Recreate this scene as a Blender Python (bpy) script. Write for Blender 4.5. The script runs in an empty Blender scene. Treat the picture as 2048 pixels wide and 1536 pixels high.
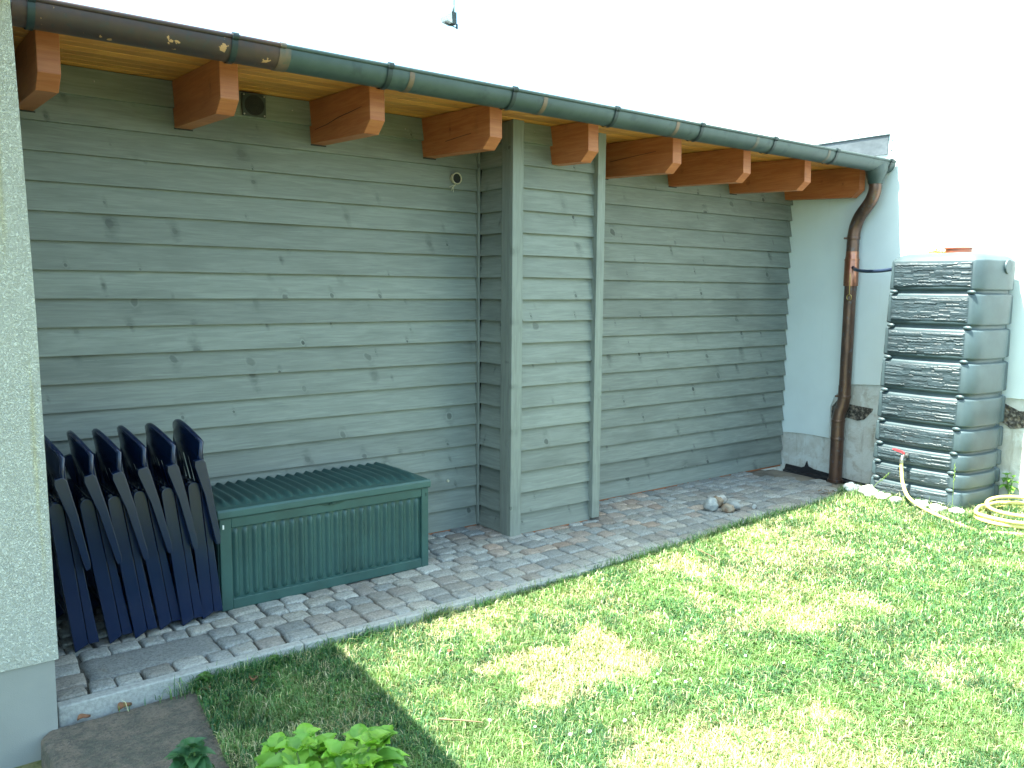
import bpy, math, random
import numpy as np
from mathutils import Vector, Matrix, noise
rnd = random.Random(7)
S = bpy.context.scene
C = S.collection
# ------------------------------------------------------------------ camera
cam = bpy.data.cameras.new('camera'); co = bpy.data.objects.new('camera', cam); C.objects.link(co)
cam.sensor_width = 36; cam.lens = 1686.3/2048*36; cam.clip_start = .05; cam.clip_end = 500
co.matrix_world = Matrix(((0.79496, 0.06096, -0.60360, -3.2572), (-0.60662, 0.09187, -0.78966, -4.6355),
                          (0.00732, 0.99390, 0.11001, 1.6), (0, 0, 0, 1)))
S.camera = co
# ------------------------------------------------------------------ light
SUN = Vector((-1, .205, 2.35)).normalized()
w = bpy.data.worlds.new("World"); S.world = w; w.use_nodes = True
nt = w.node_tree; bg = nt.nodes['Background']
sky = nt.nodes.new('ShaderNodeTexSky'); sky.sky_type = 'NISHITA'; sky.sun_disc = False
sky.sun_elevation = math.asin(SUN.z); sky.sun_rotation = math.atan2(SUN.x, SUN.y)
sky.dust_density = 3.0; sky.ozone_density = 1.0; sky.air_density = 1.0; sky.altitude = 100
tn = nt.nodes.new('ShaderNodeMix'); tn.data_type = 'RGBA'; tn.blend_type = 'MULTIPLY'; tn.inputs[0].default_value = 1; tn.inputs[7].default_value = (.84, 1.06, 1.0, 1)
nt.links.new(sky.outputs[0], tn.inputs[6]); nt.links.new(tn.outputs[2], bg.inputs[0]); bg.inputs[1].default_value = .15
sl = bpy.data.lights.new('sun', 'SUN'); so = bpy.data.objects.new('sun', sl); C.objects.link(so)
sl.energy = 5.0; sl.angle = math.radians(.5); sl.color = (1, .97, .84)
so.rotation_euler = SUN.to_track_quat('Z', 'Y').to_euler(); so.location = (-6, 2, 12)
S.view_settings.view_transform = 'Standard'; S.view_settings.look = 'None'
S.view_settings.exposure = 2.35; S.view_settings.gamma = 1
S.render.engine = 'CYCLES'
# ------------------------------------------------------------------ helpers
class MB:
    def __init__(s): s.v = []; s.f = []; s.r = []; s.t = []; s.sm = []; s.mi = []
    def add(s, vs, fs, r=0., t=None, smooth=False, mi=0):
        n = len(s.v); s.v += [tuple(p) for p in vs]
        for f in fs:
            s.f.append(tuple(i+n for i in f)); s.r.append(r); s.t.append(t or (1, 1, 1)); s.sm.append(smooth); s.mi.append(mi)
    def box(s, a, b, r=0., t=None, mi=0):
        x0, y0, z0 = a; x1, y1, z1 = b
        s.add([(x0,y0,z0),(x1,y0,z0),(x1,y1,z0),(x0,y1,z0),(x0,y0,z1),(x1,y0,z1),(x1,y1,z1),(x0,y1,z1)],
              [(3,2,1,0),(4,5,6,7),(0,1,5,4),(1,2,6,5),(2,3,7,6),(3,0,4,7)], r, t, mi=mi)
    def prism(s, poly, fn, a, b, r=0., t=None, n=1, smooth=False):
        """poly: 2-D outline, fn(u,v,w)->xyz, from w=a to w=b"""
        m = len(poly); vs = []; fs = []
        for k in range(n+1):
            w_ = a+(b-a)*k/n
            vs += [fn(u, v, w_) for u, v in poly]
        for k in range(n):
            for i in range(m):
                j = (i+1) % m; fs.append((k*m+i, k*m+j, (k+1)*m+j, (k+1)*m+i))
        s.add(vs, fs, r, t, smooth)
        s.add([fn(u, v, a) for u, v in poly], [tuple(range(m))[::-1]], r, t)
        s.add([fn(u, v, b) for u, v in poly], [tuple(range(m))], r, t)
    def tube(s, pts, rad, n=10, cap=True, r=0., t=None, smooth=True):
        pts = [Vector(p) for p in pts]; m = len(pts)
        rad = rad if isinstance(rad, (list, tuple)) else [rad]*m
        up = Vector((0, 0, 1)); d0 = (pts[1]-pts[0]).normalized()
        if abs(d0.dot(up)) > .9: up = Vector((0, 1, 0))
        vs = []; fs = []
        for i, p in enumerate(pts):
            d = (pts[min(i+1, m-1)]-pts[max(i-1, 0)]).normalized()
            a = d.cross(up); a = a.normalized() if a.length > 1e-6 else Vector((1, 0, 0))
            b = a.cross(d).normalized(); up = b
            for k in range(n):
                an = 2*math.pi*k/n
                vs.append(p+(a*math.cos(an)+b*math.sin(an))*rad[i])
        for i in range(m-1):
            for k in range(n):
                j = (k+1) % n; fs.append((i*n+k, (i+1)*n+k, (i+1)*n+j, i*n+j))
        s.add(vs, fs, r, t, smooth)
        if cap:
            s.add(vs[:n], [tuple(range(n))], r, t); s.add(vs[-n:], [tuple(range(n))[::-1]], r, t)
    def grid(s, fn, nu, nv, r=0., t=None, smooth=True):
        vs = [fn(i/nu, j/nv) for i in range(nu+1) for j in range(nv+1)]; q = nv+1
        s.add(vs, [(i*q+j, (i+1)*q+j, (i+1)*q+j+1, i*q+j+1) for i in range(nu) for j in range(nv)], r, t, smooth)
    def ball(s, c, rx, ry, rz, nu=12, nv=8, jit=0., r=0., t=None, seed=0):
        vs = []; fs = []
        for j in range(nv+1):
            th = math.pi*j/nv
            for i in range(nu):
                ph = 2*math.pi*i/nu
                d = Vector((math.sin(th)*math.cos(ph), math.sin(th)*math.sin(ph), math.cos(th)))
                k = 1+jit*noise.noise(d*1.6+Vector((seed*7.3, seed*3.1, 1)))+jit*.4*noise.noise(d*4+Vector((seed, 5, 1)))
                vs.append((c[0]+d.x*rx*k, c[1]+d.y*ry*k, c[2]+d.z*rz*k))
        for j in range(nv):
            for i in range(nu):
                k = (i+1) % nu; fs.append((j*nu+i, (j+1)*nu+i, (j+1)*nu+k, j*nu+k))
        s.add(vs, fs, r, t, True)
    def build(s, name, mat, parent=None, bevel=0, seg=2, weld=False):
        me = bpy.data.meshes.new(name); me.from_pydata(s.v, [], s.f)
        me.polygons.foreach_set('use_smooth', s.sm)
        a = me.attributes.new('rnd', 'FLOAT', 'FACE'); a.data.foreach_set('value', s.r)
        a = me.attributes.new('tint', 'FLOAT_COLOR', 'FACE')
        a.data.foreach_set('color', np.array([c+(1,) for c in s.t], dtype=np.float32).ravel())
        mats = mat if isinstance(mat, list) else [mat]
        for m in mats: me.materials.append(m)
        me.polygons.foreach_set('material_index', s.mi)
        me.update()
        o = bpy.data.objects.new(name, me); C.objects.link(o); o.parent = parent
        if weld or bevel:
            m = o.modifiers.new('weld', 'WELD'); m.merge_threshold = 1e-5
        if bevel:
            m = o.modifiers.new('bevel', 'BEVEL'); m.width = bevel; m.segments = seg; m.limit_method = 'ANGLE'; m.angle_limit = math.radians(35)
        return o
def tag(o, label=None, cat=None, group=None, kind=None):
    if label: o['label'] = label
    if cat: o['category'] = cat
    if group: o['group'] = group
    if kind: o['kind'] = kind
    return o
def empty(name, loc, label, cat, group=None):
    o = bpy.data.objects.new(name, None); C.objects.link(o); o.location = loc; o.empty_display_size = .1
    return tag(o, label, cat, group)
def copy_tree(o, parent=None):
    c = o.copy(); C.objects.link(c); c.parent = parent
    for ch in list(o.children): copy_tree(ch, c)
    return c
def rel(o):           # children built in world coordinates under an empty that is not at the origin
    for ch in o.children: ch.matrix_parent_inverse = Matrix.Translation(-Vector(o.location))
def P_xyz(u, v, w_): return (u, v, w_)
# ------------------------------------------------------------------ materials
def mat(name):
    m = bpy.data.materials.new(name); m.use_nodes = True
    return m, m.node_tree, m.node_tree.nodes['Principled BSDF']
class N:
    def __init__(s, nt): s.nt = nt
    def n(s, typ, ins=None, **kw):
        x = s.nt.nodes.new(typ)
        for k, v in kw.items(): setattr(x, k, v)
        for k, v in (ins or {}).items():
            if hasattr(v, 'is_linked') or isinstance(v, bpy.types.NodeSocket): s.nt.links.new(v, x.inputs[k])
            else: x.inputs[k].default_value = v
        return x
    def noise(s, vec, scale, detail=3, rough=.5, dist=0.):
        return s.n('ShaderNodeTexNoise', {'Vector': vec, 'Scale': scale, 'Detail': detail, 'Roughness': rough, 'Distortion': dist}).outputs['Fac']
    def math(s, op, a, b=0., c=0., clamp=False):
        return s.n('ShaderNodeMath', {0: a, 1: b, 2: c}, operation=op, use_clamp=clamp).outputs[0]
    def mix(s, f, a, b, bt='MIX'):
        x = s.n('ShaderNodeMix', data_type='RGBA', blend_type=bt)
        for k, v in ((0, f), (6, a), (7, b)):
            if isinstance(v, bpy.types.NodeSocket): s.nt.links.new(v, x.inputs[k])
            else: x.inputs[k].default_value = v if k == 0 else (tuple(v)+(1,))[:4]
        return x.outputs[2]
    def ramp(s, f, lo, hi, smooth=True):
        return s.n('ShaderNodeMapRange', {0: f, 1: lo, 2: hi}, interpolation_type='SMOOTHSTEP' if smooth else 'LINEAR').outputs[0]
    def bump(s, h, dist, strength=1.):
        return s.n('ShaderNodeBump', {'Height': h, 'Distance': dist, 'Strength': strength}).outputs[0]
    def mapv(s, vec, scale=(1, 1, 1), loc=(0, 0, 0)):
        return s.n('ShaderNodeMapping', {'Vector': vec, 'Scale': scale, 'Location': loc}).outputs[0]
    def obj(s): return s.n('ShaderNodeTexCoord').outputs['Object']
    def attr(s, name, out='Fac'): return s.n('ShaderNodeAttribute', attribute_name=name).outputs[out]
    def set(s, bsdf, **kw):
        for k, v in kw.items():
            k = k.replace('_', ' ')
            if isinstance(v, bpy.types.NodeSocket): s.nt.links.new(v, bsdf.inputs[k])
            else: bsdf.inputs[k].default_value = (tuple(v)+(1,))[:4] if isinstance(v, tuple) and len(v) == 3 else v

def wood_mat(name, base, light, dark, knots=1., vertical=False, rough=.65, grain=.5, tone=.1):
    m, t, b = mat(name); n = N(t)
    sp = n.n('ShaderNodeSeparateXYZ', {0: n.obj()}); X, Y, Z = sp.outputs
    L = n.math('ADD', X, Y); r = n.attr('rnd')
    if vertical: A, B = Z, L
    else: A, B = L, Z
    rr = n.math('MULTIPLY', r, 37.)
    v = n.n('ShaderNodeCombineXYZ', {0: n.math('ADD', A, rr), 1: B, 2: rr}).outputs[0]
    g1 = n.noise(n.mapv(v, (1.3, 16, 1)), 3, 4, .6, .8)
    g2 = n.noise(n.mapv(v, (5, 150, 1)), 1.5, 3, .6, .3)
    cl = n.noise(n.mapv(v, (1, 2.2, 1)), 1.6, 2)
    # knots: an ellipse in every voronoi cell, most of them suppressed at random
    kv = n.mapv(v, (2.6, 6.2, 1))
    vo = n.n('ShaderNodeTexVoronoi', {'Vector': n.n('ShaderNodeVectorMath', {0: kv, 1: n.n('ShaderNodeVectorMath', {0: n.n('ShaderNodeTexNoise', {'Vector': v, 'Scale': 30.}).outputs['Color'], 1: (.07, .07, 0)}, operation='MULTIPLY').outputs[0]}).outputs[0], 'Scale': 1., 'Randomness': 1.}, voronoi_dimensions='2D')
    sp2 = n.n('ShaderNodeSeparateColor', {0: vo.outputs['Color']})
    dl = n.n('ShaderNodeVectorMath', {0: kv, 1: vo.outputs['Position']}, operation='SUBTRACT').outputs[0]
    ds = n.n('ShaderNodeSeparateXYZ', {0: dl}).outputs
    wob = n.math('MULTIPLY_ADD', n.n('ShaderNodeTexNoise', {'Vector': v, 'Scale': 22., 'Detail': 3.}).outputs['Fac'], 1.6, .2)
    du = n.math('DIVIDE', ds[0], 2.6); dv = n.math('DIVIDE', ds[1], 6.2)
    def elli(ka, kb): return n.math('MULTIPLY', n.math('SQRT', n.math('ADD', n.math('POWER', n.math('ABSOLUTE', n.math('MULTIPLY', du, ka)), 2.), n.math('POWER', n.math('ABSOLUTE', n.math('MULTIPLY', dv, kb)), 2.))), wob)
    size = n.math('MULTIPLY_ADD', n.math('POWER', sp2.outputs[0], 2.), .017, .0065)
    keep = n.math('MULTIPLY', n.ramp(sp2.outputs[1], .28, .36), n.math('MULTIPLY_ADD', sp2.outputs[1], 1.15, .05))
    q = n.math('DIVIDE', elli(1.1, 1.), size); qh = n.math('DIVIDE', elli(1.5, .62), size)
    core = n.math('MULTIPLY', n.ramp(q, 1.2, .7), keep)
    ring = n.math('MULTIPLY', n.math('MULTIPLY', n.ramp(q, 1.9, 1.3), n.ramp(q, .9, 1.3)), n.math('MULTIPLY', keep, n.ramp(sp2.outputs[2], .4, .6)))
    halo = n.math('MULTIPLY', n.ramp(qh, 3.4, .6), keep)
    sw_ = n.noise(n.mapv(v, (14, 60, 1)), 1., 3, .6)
    c = n.mix(n.ramp(g1, .3, .75), base, light)
    c = n.mix(n.math('MULTIPLY', n.ramp(g2, .5, .75), grain*.5), c, dark)
    c = n.mix(n.math('MULTIPLY', n.ramp(cl, .5, .75), .34), c, dark)
    st_ = n.noise(n.mapv(v, (2.2, 60, 1)), 1.4, 4, .75, .5)
    c = n.mix(n.math('MULTIPLY', n.ramp(st_, .60, .72), .45), c, tuple(min(1, x*1.35) for x in light))
    c = n.mix(n.math('MULTIPLY', n.math('MULTIPLY', halo, n.math('MULTIPLY_ADD', sw_, 1.8, -.30)), knots*.66), c, dark)
    c = n.mix(n.math('MULTIPLY', core, n.math('MULTIPLY_ADD', sp2.outputs[2], .55*knots, .18*knots)), c, tuple(x*.75 for x in dark))
    c = n.mix(n.math('MULTIPLY', ring, .40*knots), c, tuple(min(1, x*1.25) for x in light))
    sc = n.math('MULTIPLY_ADD', r, 2*tone, 1-tone)
    c = n.mix(1., c, n.n('ShaderNodeCombineColor', {0: sc, 1: sc, 2: sc}).outputs[0], 'MULTIPLY')
    h = n.math('ADD', n.math('MULTIPLY', g2, .25), n.math('MULTIPLY', n.math('SUBTRACT', core, halo), .9*knots))
    n.set(b, Base_Color=c, Roughness=rough, Normal=n.bump(h, .0012))
    return m
M = {}
M['siding'] = wood_mat('grey_green_siding', (.156, .175, .155), (.205, .228, .202), (.055, .066, .057))
M['trim'] = wood_mat('grey_green_trim', (.156, .175, .155), (.206, .229, .203), (.074, .086, .075), vertical=True, knots=.9)
M['rafter'] = wood_mat('orange_glazed_beam', (.34, .100, .030), (.42, .150, .050), (.10, .026, .010), rough=.55, knots=.5)
M['soffit'] = wood_mat('honey_pine_board', (.52, .21, .040), (.63, .29, .065), (.20, .07, .016), rough=.55, knots=1., tone=.24)

def plain(name, col, rough=.5, metal=0., var=.15, scale=8., bump=0., bscale=60., spec=.5, col2=None, stretch=(1, 1, 1), coat=0.):
    m, t, b = mat(name); n = N(t); o = n.mapv(n.obj(), stretch)
    f = n.noise(o, scale, 4, .6)
    c2 = col2 or tuple(x*(1-var*1.6) for x in col)
    c = n.mix(n.ramp(f, .35, .7), tuple(min(1, x*(1+var)) for x in col), c2)
    n.set(b, Base_Color=c, Roughness=rough, Metallic=metal)
    b.inputs['Specular IOR Level'].default_value = spec
    b.inputs['Coat Weight'].default_value = coat
    if bump: n.set(b, Normal=n.bump(n.noise(o, bscale, 3), bump))
    return m
M['dark'] = plain('dark_gap', (.02, .02, .02), .9)
M['membrane'] = plain('black_bitumen_membrane', (.012, .013, .016), .6, bump=.004, bscale=40)
M['bluechair'] = plain('navy_resin', (.004, .012, .042), .22, var=.05, scale=4, spec=.55)
M['boxgreen'] = plain('green_plastic', (.026, .074, .068), .45, var=.10, scale=5, bump=.0004, bscale=220)
M['boxdark'] = plain('green_plastic_seam', (.010, .04, .032), .6)
M['tank'] = plain('dark_grey_plastic', (.048, .078, .090), .48, var=.12, scale=5, bump=.0006, bscale=260, spec=.6)
M['tankrelief'] = plain('dark_grey_relief_plastic', (.027, .046, .056), .50, var=.14, scale=14, bump=.0006, bscale=90, spec=.6)
M['hose'] = plain('pale_yellow_hose', (.72, .62, .22), .4, var=.06)
M['hosedark'] = plain('dark_blue_hose', (.02, .035, .07), .35)
M['steel'] = plain('galvanised_steel', (.45, .45, .43), .35, metal=.9)
M['redlever'] = plain('red_paint', (.55, .05, .06), .4)
M['terracotta'] = plain('rust_red_plastic', (.45, .13, .07), .5)
M['yellownet'] = plain('yellow_net', (.75, .5, .08), .7)
M['roofing'] = plain('dark_grey_roofing', (.09, .10, .105), .6)
M['flash'] = plain('bituminous_flashing', (.075, .09, .10), .45, bump=.02, bscale=5, scale=3)
M['twig'] = plain('dry_twig', (.18, .12, .07), .8)
M['deadleaf'] = plain('dead_leaf', (.17, .075, .035), .7, scale=30)
M['twine'] = plain('twine', (.55, .5, .36), .8)
M['brass'] = plain('brass', (.55, .40, .15), .35, metal=1.)
M['white'] = plain('white_flower', (.80, .80, .74), .7)
M['whitestone'] = plain('white_chalk_stone', (.72, .70, .66), .8, var=.1, bump=.01, bscale=30)

def copper(name, base, c2, c3, rough=.38, metal=.85, scale=3., pat=None):
    m, t, b = mat(name); n = N(t); o = n.obj()
    f = n.noise(n.mapv(o, (1, 1, .45)), scale*3, 5, .65); g = n.noise(o, scale*9, 3, .6)
    c = n.mix(n.ramp(f, .38, .66), base, c2); c = n.mix(n.math('MULTIPLY', n.ramp(g, .55, .72), .7), c, c3)
    if pat:
        p = n.noise(n.mapv(o, (1, 1, .8)), 22, 3, .6, .3); k = n.ramp(p, .655, .67)
        c = n.mix(k, c, pat); metal = n.math('MULTIPLY_ADD', k, -metal, metal)
    n.set(b, Base_Color=c, Roughness=n.math('MULTIPLY_ADD', f, .25, rough-.1), Metallic=metal)
    return m
M['copper'] = copper('brown_copper', (.17, .10, .072), (.095, .062, .052), (.13, .14, .16), metal=.7, rough=.36)
M['newcopper'] = copper('bright_copper', (.42, .19, .12), (.30, .13, .08), (.2, .10, .07), rough=.28, metal=.9)
M['gutterbrown'] = copper('peeling_brown_gutter', (.045, .030, .030), (.070, .038, .030), (.03, .035, .04), rough=.45, metal=.25, pat=(.40, .22, .10))
M['guttergreen'] = copper('green_patina_gutter', (.040, .066, .066), (.056, .084, .082), (.026, .045, .050), rough=.46, metal=.3, scale=1.6)
M['gutterband'] = copper('worn_copper_band', (.085, .085, .07), (.17, .11, .075), (.06, .09, .08), rough=.45, metal=.4)
M['bracket'] = plain('dark_strap', (.025, .040, .042), .45, metal=.4)

# render: rough scratched plaster
m, t, b = mat('scraped_plaster'); n = N(t); o = n.obj()
wn = n.noise(n.mapv(o, (1, 1, 1)), 140, 2, .5, 1.8); wn2 = n.noise(o, 240, 2, .5, .5)
h = n.math('ADD', n.ramp(wn, .38, .58), n.math('MULTIPLY', wn2, .35))
stain = n.noise(n.mapv(o, (16, 1, .8)), 1.2, 3, .6)
c = n.mix(n.math('MULTIPLY', n.ramp(stain, .57, .75), .55), (.60, .61, .55), (.54, .49, .24))
n.set(b, Base_Color=c, Roughness=.9, Normal=n.bump(h, .0055)); M['plaster'] = m
M['plinth'] = plain('smooth_grey_plinth', (.27, .275, .26), .8, var=.05, scale=2, bump=.001, bscale=300)

# neighbour wall: white render above, damaged old plaster below a ragged line
def smooth_wall():
    m, t, b = mat('white_render_wall'); n = N(t); o = n.obj()
    f = n.noise(o, 2.2, 4, .6); g = n.noise(n.mapv(o, (1, 8, .5)), 2., 3, .6)
    c = n.mix(n.ramp(f, .3, .8), (.62, .70, .70), (.57, .64, .64))
    c = n.mix(n.math('MULTIPLY', n.ramp(g, .6, .8), .15), c, (.5, .52, .5))
    n.set(b, Base_Color=c, Roughness=.85, Normal=n.bump(n.noise(o, 140, 2), .0006)); return m
M['render'] = smooth_wall()
m, t, b = mat('old_stained_plaster'); n = N(t); o = n.obj()
f = n.noise(n.mapv(o, (1, 1.5, 1.2)), 3.5, 6, .7, .8); g = n.noise(o, 26, 4, .65); st = n.noise(n.mapv(o, (1, 14, 1.2)), 1.5, 4, .65)
c = n.mix(n.ramp(f, .35, .7), (.52, .53, .50), (.40, .39, .34))
c = n.mix(n.math('MULTIPLY', n.ramp(st, .52, .72), .6), c, (.26, .24, .19))
c = n.mix(n.math('MULTIPLY', n.ramp(n.noise(o, 5, 5, .7, .5), .48, .58), .7), c, (.56, .60, .58))
c = n.mix(n.math('MULTIPLY', n.ramp(g, .64, .72), .4), c, (.10, .09, .07))
n.set(b, Base_Color=c, Roughness=.9, Normal=n.bump(n.math('ADD', f, n.math('MULTIPLY', g, .4)), .012)); M['oldplaster'] = m
m, t, b = mat('exposed_rubble'); n = N(t); o = n.obj()
vo = n.n('ShaderNodeTexVoronoi', {'Vector': o, 'Scale': 26.}); g = n.noise(o, 40, 4, .7)
c = n.mix(n.ramp(vo.outputs['Distance'], .1, .5), (.24, .20, .15), (.05, .045, .04)); c = n.mix(n.ramp(g, .45, .7), c, (.30, .27, .22))
n.set(b, Base_Color=c, Roughness=.95, Normal=n.bump(n.math('ADD', g, vo.outputs['Distance']), .03)); M['rubble'] = m

# stone setts
m, t, b = mat('granite_setts'); n = N(t); o = n.obj()
tint = n.attr('tint', 'Color')
g = n.noise(o, 90, 4, .7); g2 = n.noise(o, 14, 4, .6); sp = n.noise(o, 260, 2, .5)
c = n.mix(1., tint, n.mix(n.ramp(g, .35, .7), (1.2, 1.2, 1.17), (.62, .62, .62)), 'MULTIPLY')
c = n.mix(n.math('MULTIPLY', n.ramp(sp, .6, .7), .35), c, (.55, .55, .52))
c = n.mix(n.math('MULTIPLY', n.ramp(g2, .55, .75), .4), c, (.17, .14, .10))
n.set(b, Base_Color=c, Roughness=.8, Normal=n.bump(n.math('ADD', n.math('MULTIPLY', g2, 1.2), g), .006)); M['setts'] = m
m, t, b = mat('joint_sand'); n = N(t); o = n.obj()
g = n.noise(o, 120, 4, .7); g2 = n.noise(o, 4, 3, .6)
c = n.mix(n.ramp(g, .35, .7), (.055, .05, .04), (.15, .135, .11))
sx = n.n('ShaderNodeSeparateXYZ', {0: o}).outputs
dirt = n.math('MULTIPLY', n.ramp(sx[0], .3, 2.2), n.ramp(g2, .3, .6))
c = n.mix(n.math('MULTIPLY', dirt, .75), c, n.mix(g, (.20, .17, .13), (.34, .29, .23)))
n.set(b, Base_Color=c, Roughness=.95, Normal=n.bump(g, .006)); M['joint'] = m
M['curb'] = plain('grey_granite_kerb', (.33, .335, .32), .8, var=.12, scale=60, bump=.002, bscale=160)
m, t, b = mat('weathered_sandstone'); n = N(t); o = n.obj()
g = n.noise(o, 11, 6, .72, .4); g2 = n.noise(o, 75, 4, .7); g3 = n.noise(o, 220, 2, .6); g4 = n.noise(o, 30, 3, .6)
c = n.mix(n.ramp(g, .35, .68), (.17, .135, .105), (.075, .078, .062)); c = n.mix(n.math('MULTIPLY', n.ramp(g2, .45, .62), .6), c, (.05, .045, .04))
c = n.mix(n.math('MULTIPLY', n.ramp(g3, .62, .7), .5), c, (.30, .27, .24)); c = n.mix(n.math('MULTIPLY', n.ramp(g4, .6, .7), .35), c, (.06, .075, .04))
n.set(b, Base_Color=c, Roughness=.92, Normal=n.bump(n.math('ADD', g, n.math('MULTIPLY', g2, .5)), .016)); M['slab'] = m
M['soil'] = plain('dark_soil', (.05, .04, .03), .95, bump=.02, bscale=50)
M['stone'] = plain('field_stone', (.26, .25, .22), .85, var=.18, scale=14, bump=.006, bscale=50, col2=(.17, .14, .10))
# turf under the blades
m, t, b = mat('turf_soil'); n = N(t); o = n.obj()
g = n.noise(o, 40, 5, .7); g2 = n.noise(o, 2.2, 3, .6)
c = n.mix(n.ramp(g, .35, .65), (.10, .125, .035), (.22, .20, .085)); c = n.mix(n.ramp(g2, .4, .65), c, (.07, .12, .03))
n.set(b, Base_Color=c, Roughness=.95, Normal=n.bump(g, .02)); M['turf'] = m
def leafmat(name, trans=.45, rough=.5):
    m, t, b = mat(name); n = N(t)
    tint = n.attr('tint', 'Color'); n.set(b, Base_Color=tint, Roughness=rough)
    tr = n.n('ShaderNodeBsdfTranslucent', {'Color': n.mix(1., tint, (1.25, 1.35, .6), 'MULTIPLY')})
    mx = n.n('ShaderNodeMixShader', {0: trans, 1: b.outputs[0], 2: tr.outputs[0]})
    t.links.new(mx.outputs[0], t.nodes['Material Output'].inputs[0]); return m
M['grass'] = leafmat('grass_blade', .3, .55); M['leaf'] = leafmat('leaf', .35, .42)

# ------------------------------------------------------------------ ground, lawn, paving, path
def gz(x, y):          # lawn level: rises towards the water tank
    k = min(1, max(0, (x+1.2)/4.2)); k = k*k*(3-2*k)
    return -.055+.10*k+.006*noise.noise(Vector((x*1.5, y*1.5, 0)))
g = MB(); g.add([(-60,-60,-.3),(60,-60,-.3),(60,60,-.3),(-60,60,-.3)], [(0,1,2,3)])
tag(g.build('ground', M['soil']), 'bare ground under and around the garden', kind='structure')
g = MB()
def lawn_pt(u, v):
    x = -8+11.49*u; y = -9+7.87*v
    z = gz(x, y)
    if x < -2.25 and y > -2.6: z = -.165
    return (x, y, z)
g.grid(lawn_pt, 116, 80)
tag(g.build('lawn', M['turf']), 'mown lawn in front of the shed', kind='structure')
# earth strip by the neighbour wall, right of the paving
g = MB(); g.grid(lambda u, v: (2.6+.89*u, -1.13+1.17*v, -.035+.015*noise.noise(Vector((u*5, v*5, 2)))-.03*max(0, u-.75)*4), 20, 20)
tag(g.build('earth_strip', M['joint']), 'sandy earth at the end of the paving', kind='structure')

pv = MB(); pv.box((-2.768, -1.085, -.2), (3.2, .04, -.022))
sv = MB()
pal = [(.26, .265, .24), (.225, .235, .22), (.30, .295, .26), (.25, .225, .185), (.19, .205, .20), (.29, .265, .21), (.26, .22, .18), (.235, .25, .24)]
def sett(cx, cy, lx, ly, seed, flat=0.):
    r_ = random.Random(seed); c = r_.choice(pal); k = r_.uniform(.9, 1.3); gm = sum(c)/3; c = tuple((gm+(a-gm)*.45)*k for a in c)
    if cx > -.3 and cx < 1.6 and cy > -.75 and r_.random() < .45: c = (c[0]*1.10, c[1]*.90, c[2]*.80)
    zt = r_.uniform(-.006, .004)*(1-flat); ang = r_.uniform(-.05, .05) if lx < .3 else .0; tx = r_.uniform(-.03, .03)*(lx < .3); ty = r_.uniform(-.03, .03)*(lx < .3)
    nx, ny = 8, 8
    if lx > .3: nx = 24
    q = [[r_.uniform(-.006, .006) for _ in range(2)] for _ in range(4)]
    def fn(u, v):
        a = 2*u-1; b_ = 2*v-1
        # superellipse-like rounding of the outline
        e = 12 if lx < .3 else 30
        ra = (abs(a)**e+abs(b_)**e)**(1/e) if (a or b_) else 0
        s_ = 1/max(1, ra/max(abs(a), abs(b_))) if ra > 0 else 1
        x = a*s_*lx/2; y = b_*s_*ly/2
        bl = ((1-u)*(1-v), u*(1-v), (1-u)*v, u*v)
        x += sum(w_*k_[0] for w_, k_ in zip(bl, q)); y += sum(w_*k_[1] for w_, k_ in zip(bl, q))
        d = max(abs(a), abs(b_)); z = zt+tx*x+ty*y
        edge = min(lx, ly)/2*(1-d)
        z -= .010*max(0, 1-edge/.009)**2
        if d > .999: z = -.04
        z += .0034*noise.noise(Vector((cx+x, cy+y, 0))*26)+.0022*noise.noise(Vector((cx+x, cy+y, 3))*60)
        ed = 1+.035*noise.noise(Vector((cx+x, cy+y, 9))*35)
        X = cx+(x*math.cos(ang)-y*math.sin(ang))*ed; Y = cy+(x*math.sin(ang)+y*math.cos(ang))*ed
        return (X, Y, z)
    us = [0, .012, .07]+[.07+.86*i/(nx-4) for i in range(1, nx-4)]+[.93, .988, 1]
    vs_ = [0, .012, .07]+[.07+.86*i/(ny-4) for i in range(1, ny-4)]+[.93, .988, 1]
    pts = [fn(a, b_) for a in us for b_ in vs_]; Q = len(vs_)
    sv.add(pts, [(i*Q+j, (i+1)*Q+j, (i+1)*Q+j+1, i*Q+j+1) for i in range(len(us)-1) for j in range(Q-1)], 0., c, True)
rows_ = [-1.088]; 
while rows_[-1] < .03: rows_.append(rows_[-1]+(.122 if len(rows_) in (2, 3) else rnd.uniform(.100, .122)))
bx0, bx1 = -2.625, -2.075
for row in range(len(rows_)-1):
    y, h_ = rows_[row], rows_[row+1]-rows_[row]; x = -2.765
    while x < 3.05+.1*math.sin(row*2.1):
        l_ = rnd.uniform(.10, .155)
        if row in (1, 2):
            if x < bx0 and x+l_ > bx0-.07: l_ = max(.06, bx0-x)
            if bx0-.005 <= x < bx1: x = bx1; continue
        cx, cy = x+l_/2, y+h_/2
        if not (cx > 2.95 and cy > -.35):
            sett(cx, cy+.010*math.sin(cx*2.3+row*.2)*(x > bx1), l_-.007, h_-.006, row*1000+int(x*100)+5000)
        x += l_
sett((bx0+bx1)/2, (rows_[1]+rows_[3])/2, bx1-bx0-.008, rows_[3]-rows_[1]-.008, 77)
po = tag(pv.build('paving_bed', M['joint']), 'sand bed between the setts', kind='structure')
tag(sv.build('paving', M['setts']), 'path of rough granite setts along the shed', kind='structure')
# kerb
kb = MB(); x = -2.768
while x < 3.0:
    l_ = min(1.0, 3.0-x) ; kb.box((x+.002, -1.15, -.22), (x+l_-.002, -1.095, .002-.003*rnd.random())); x += l_
tag(kb.build('kerb', M['curb'], bevel=.006), 'thin granite kerb between setts and lawn', kind='structure')

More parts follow.
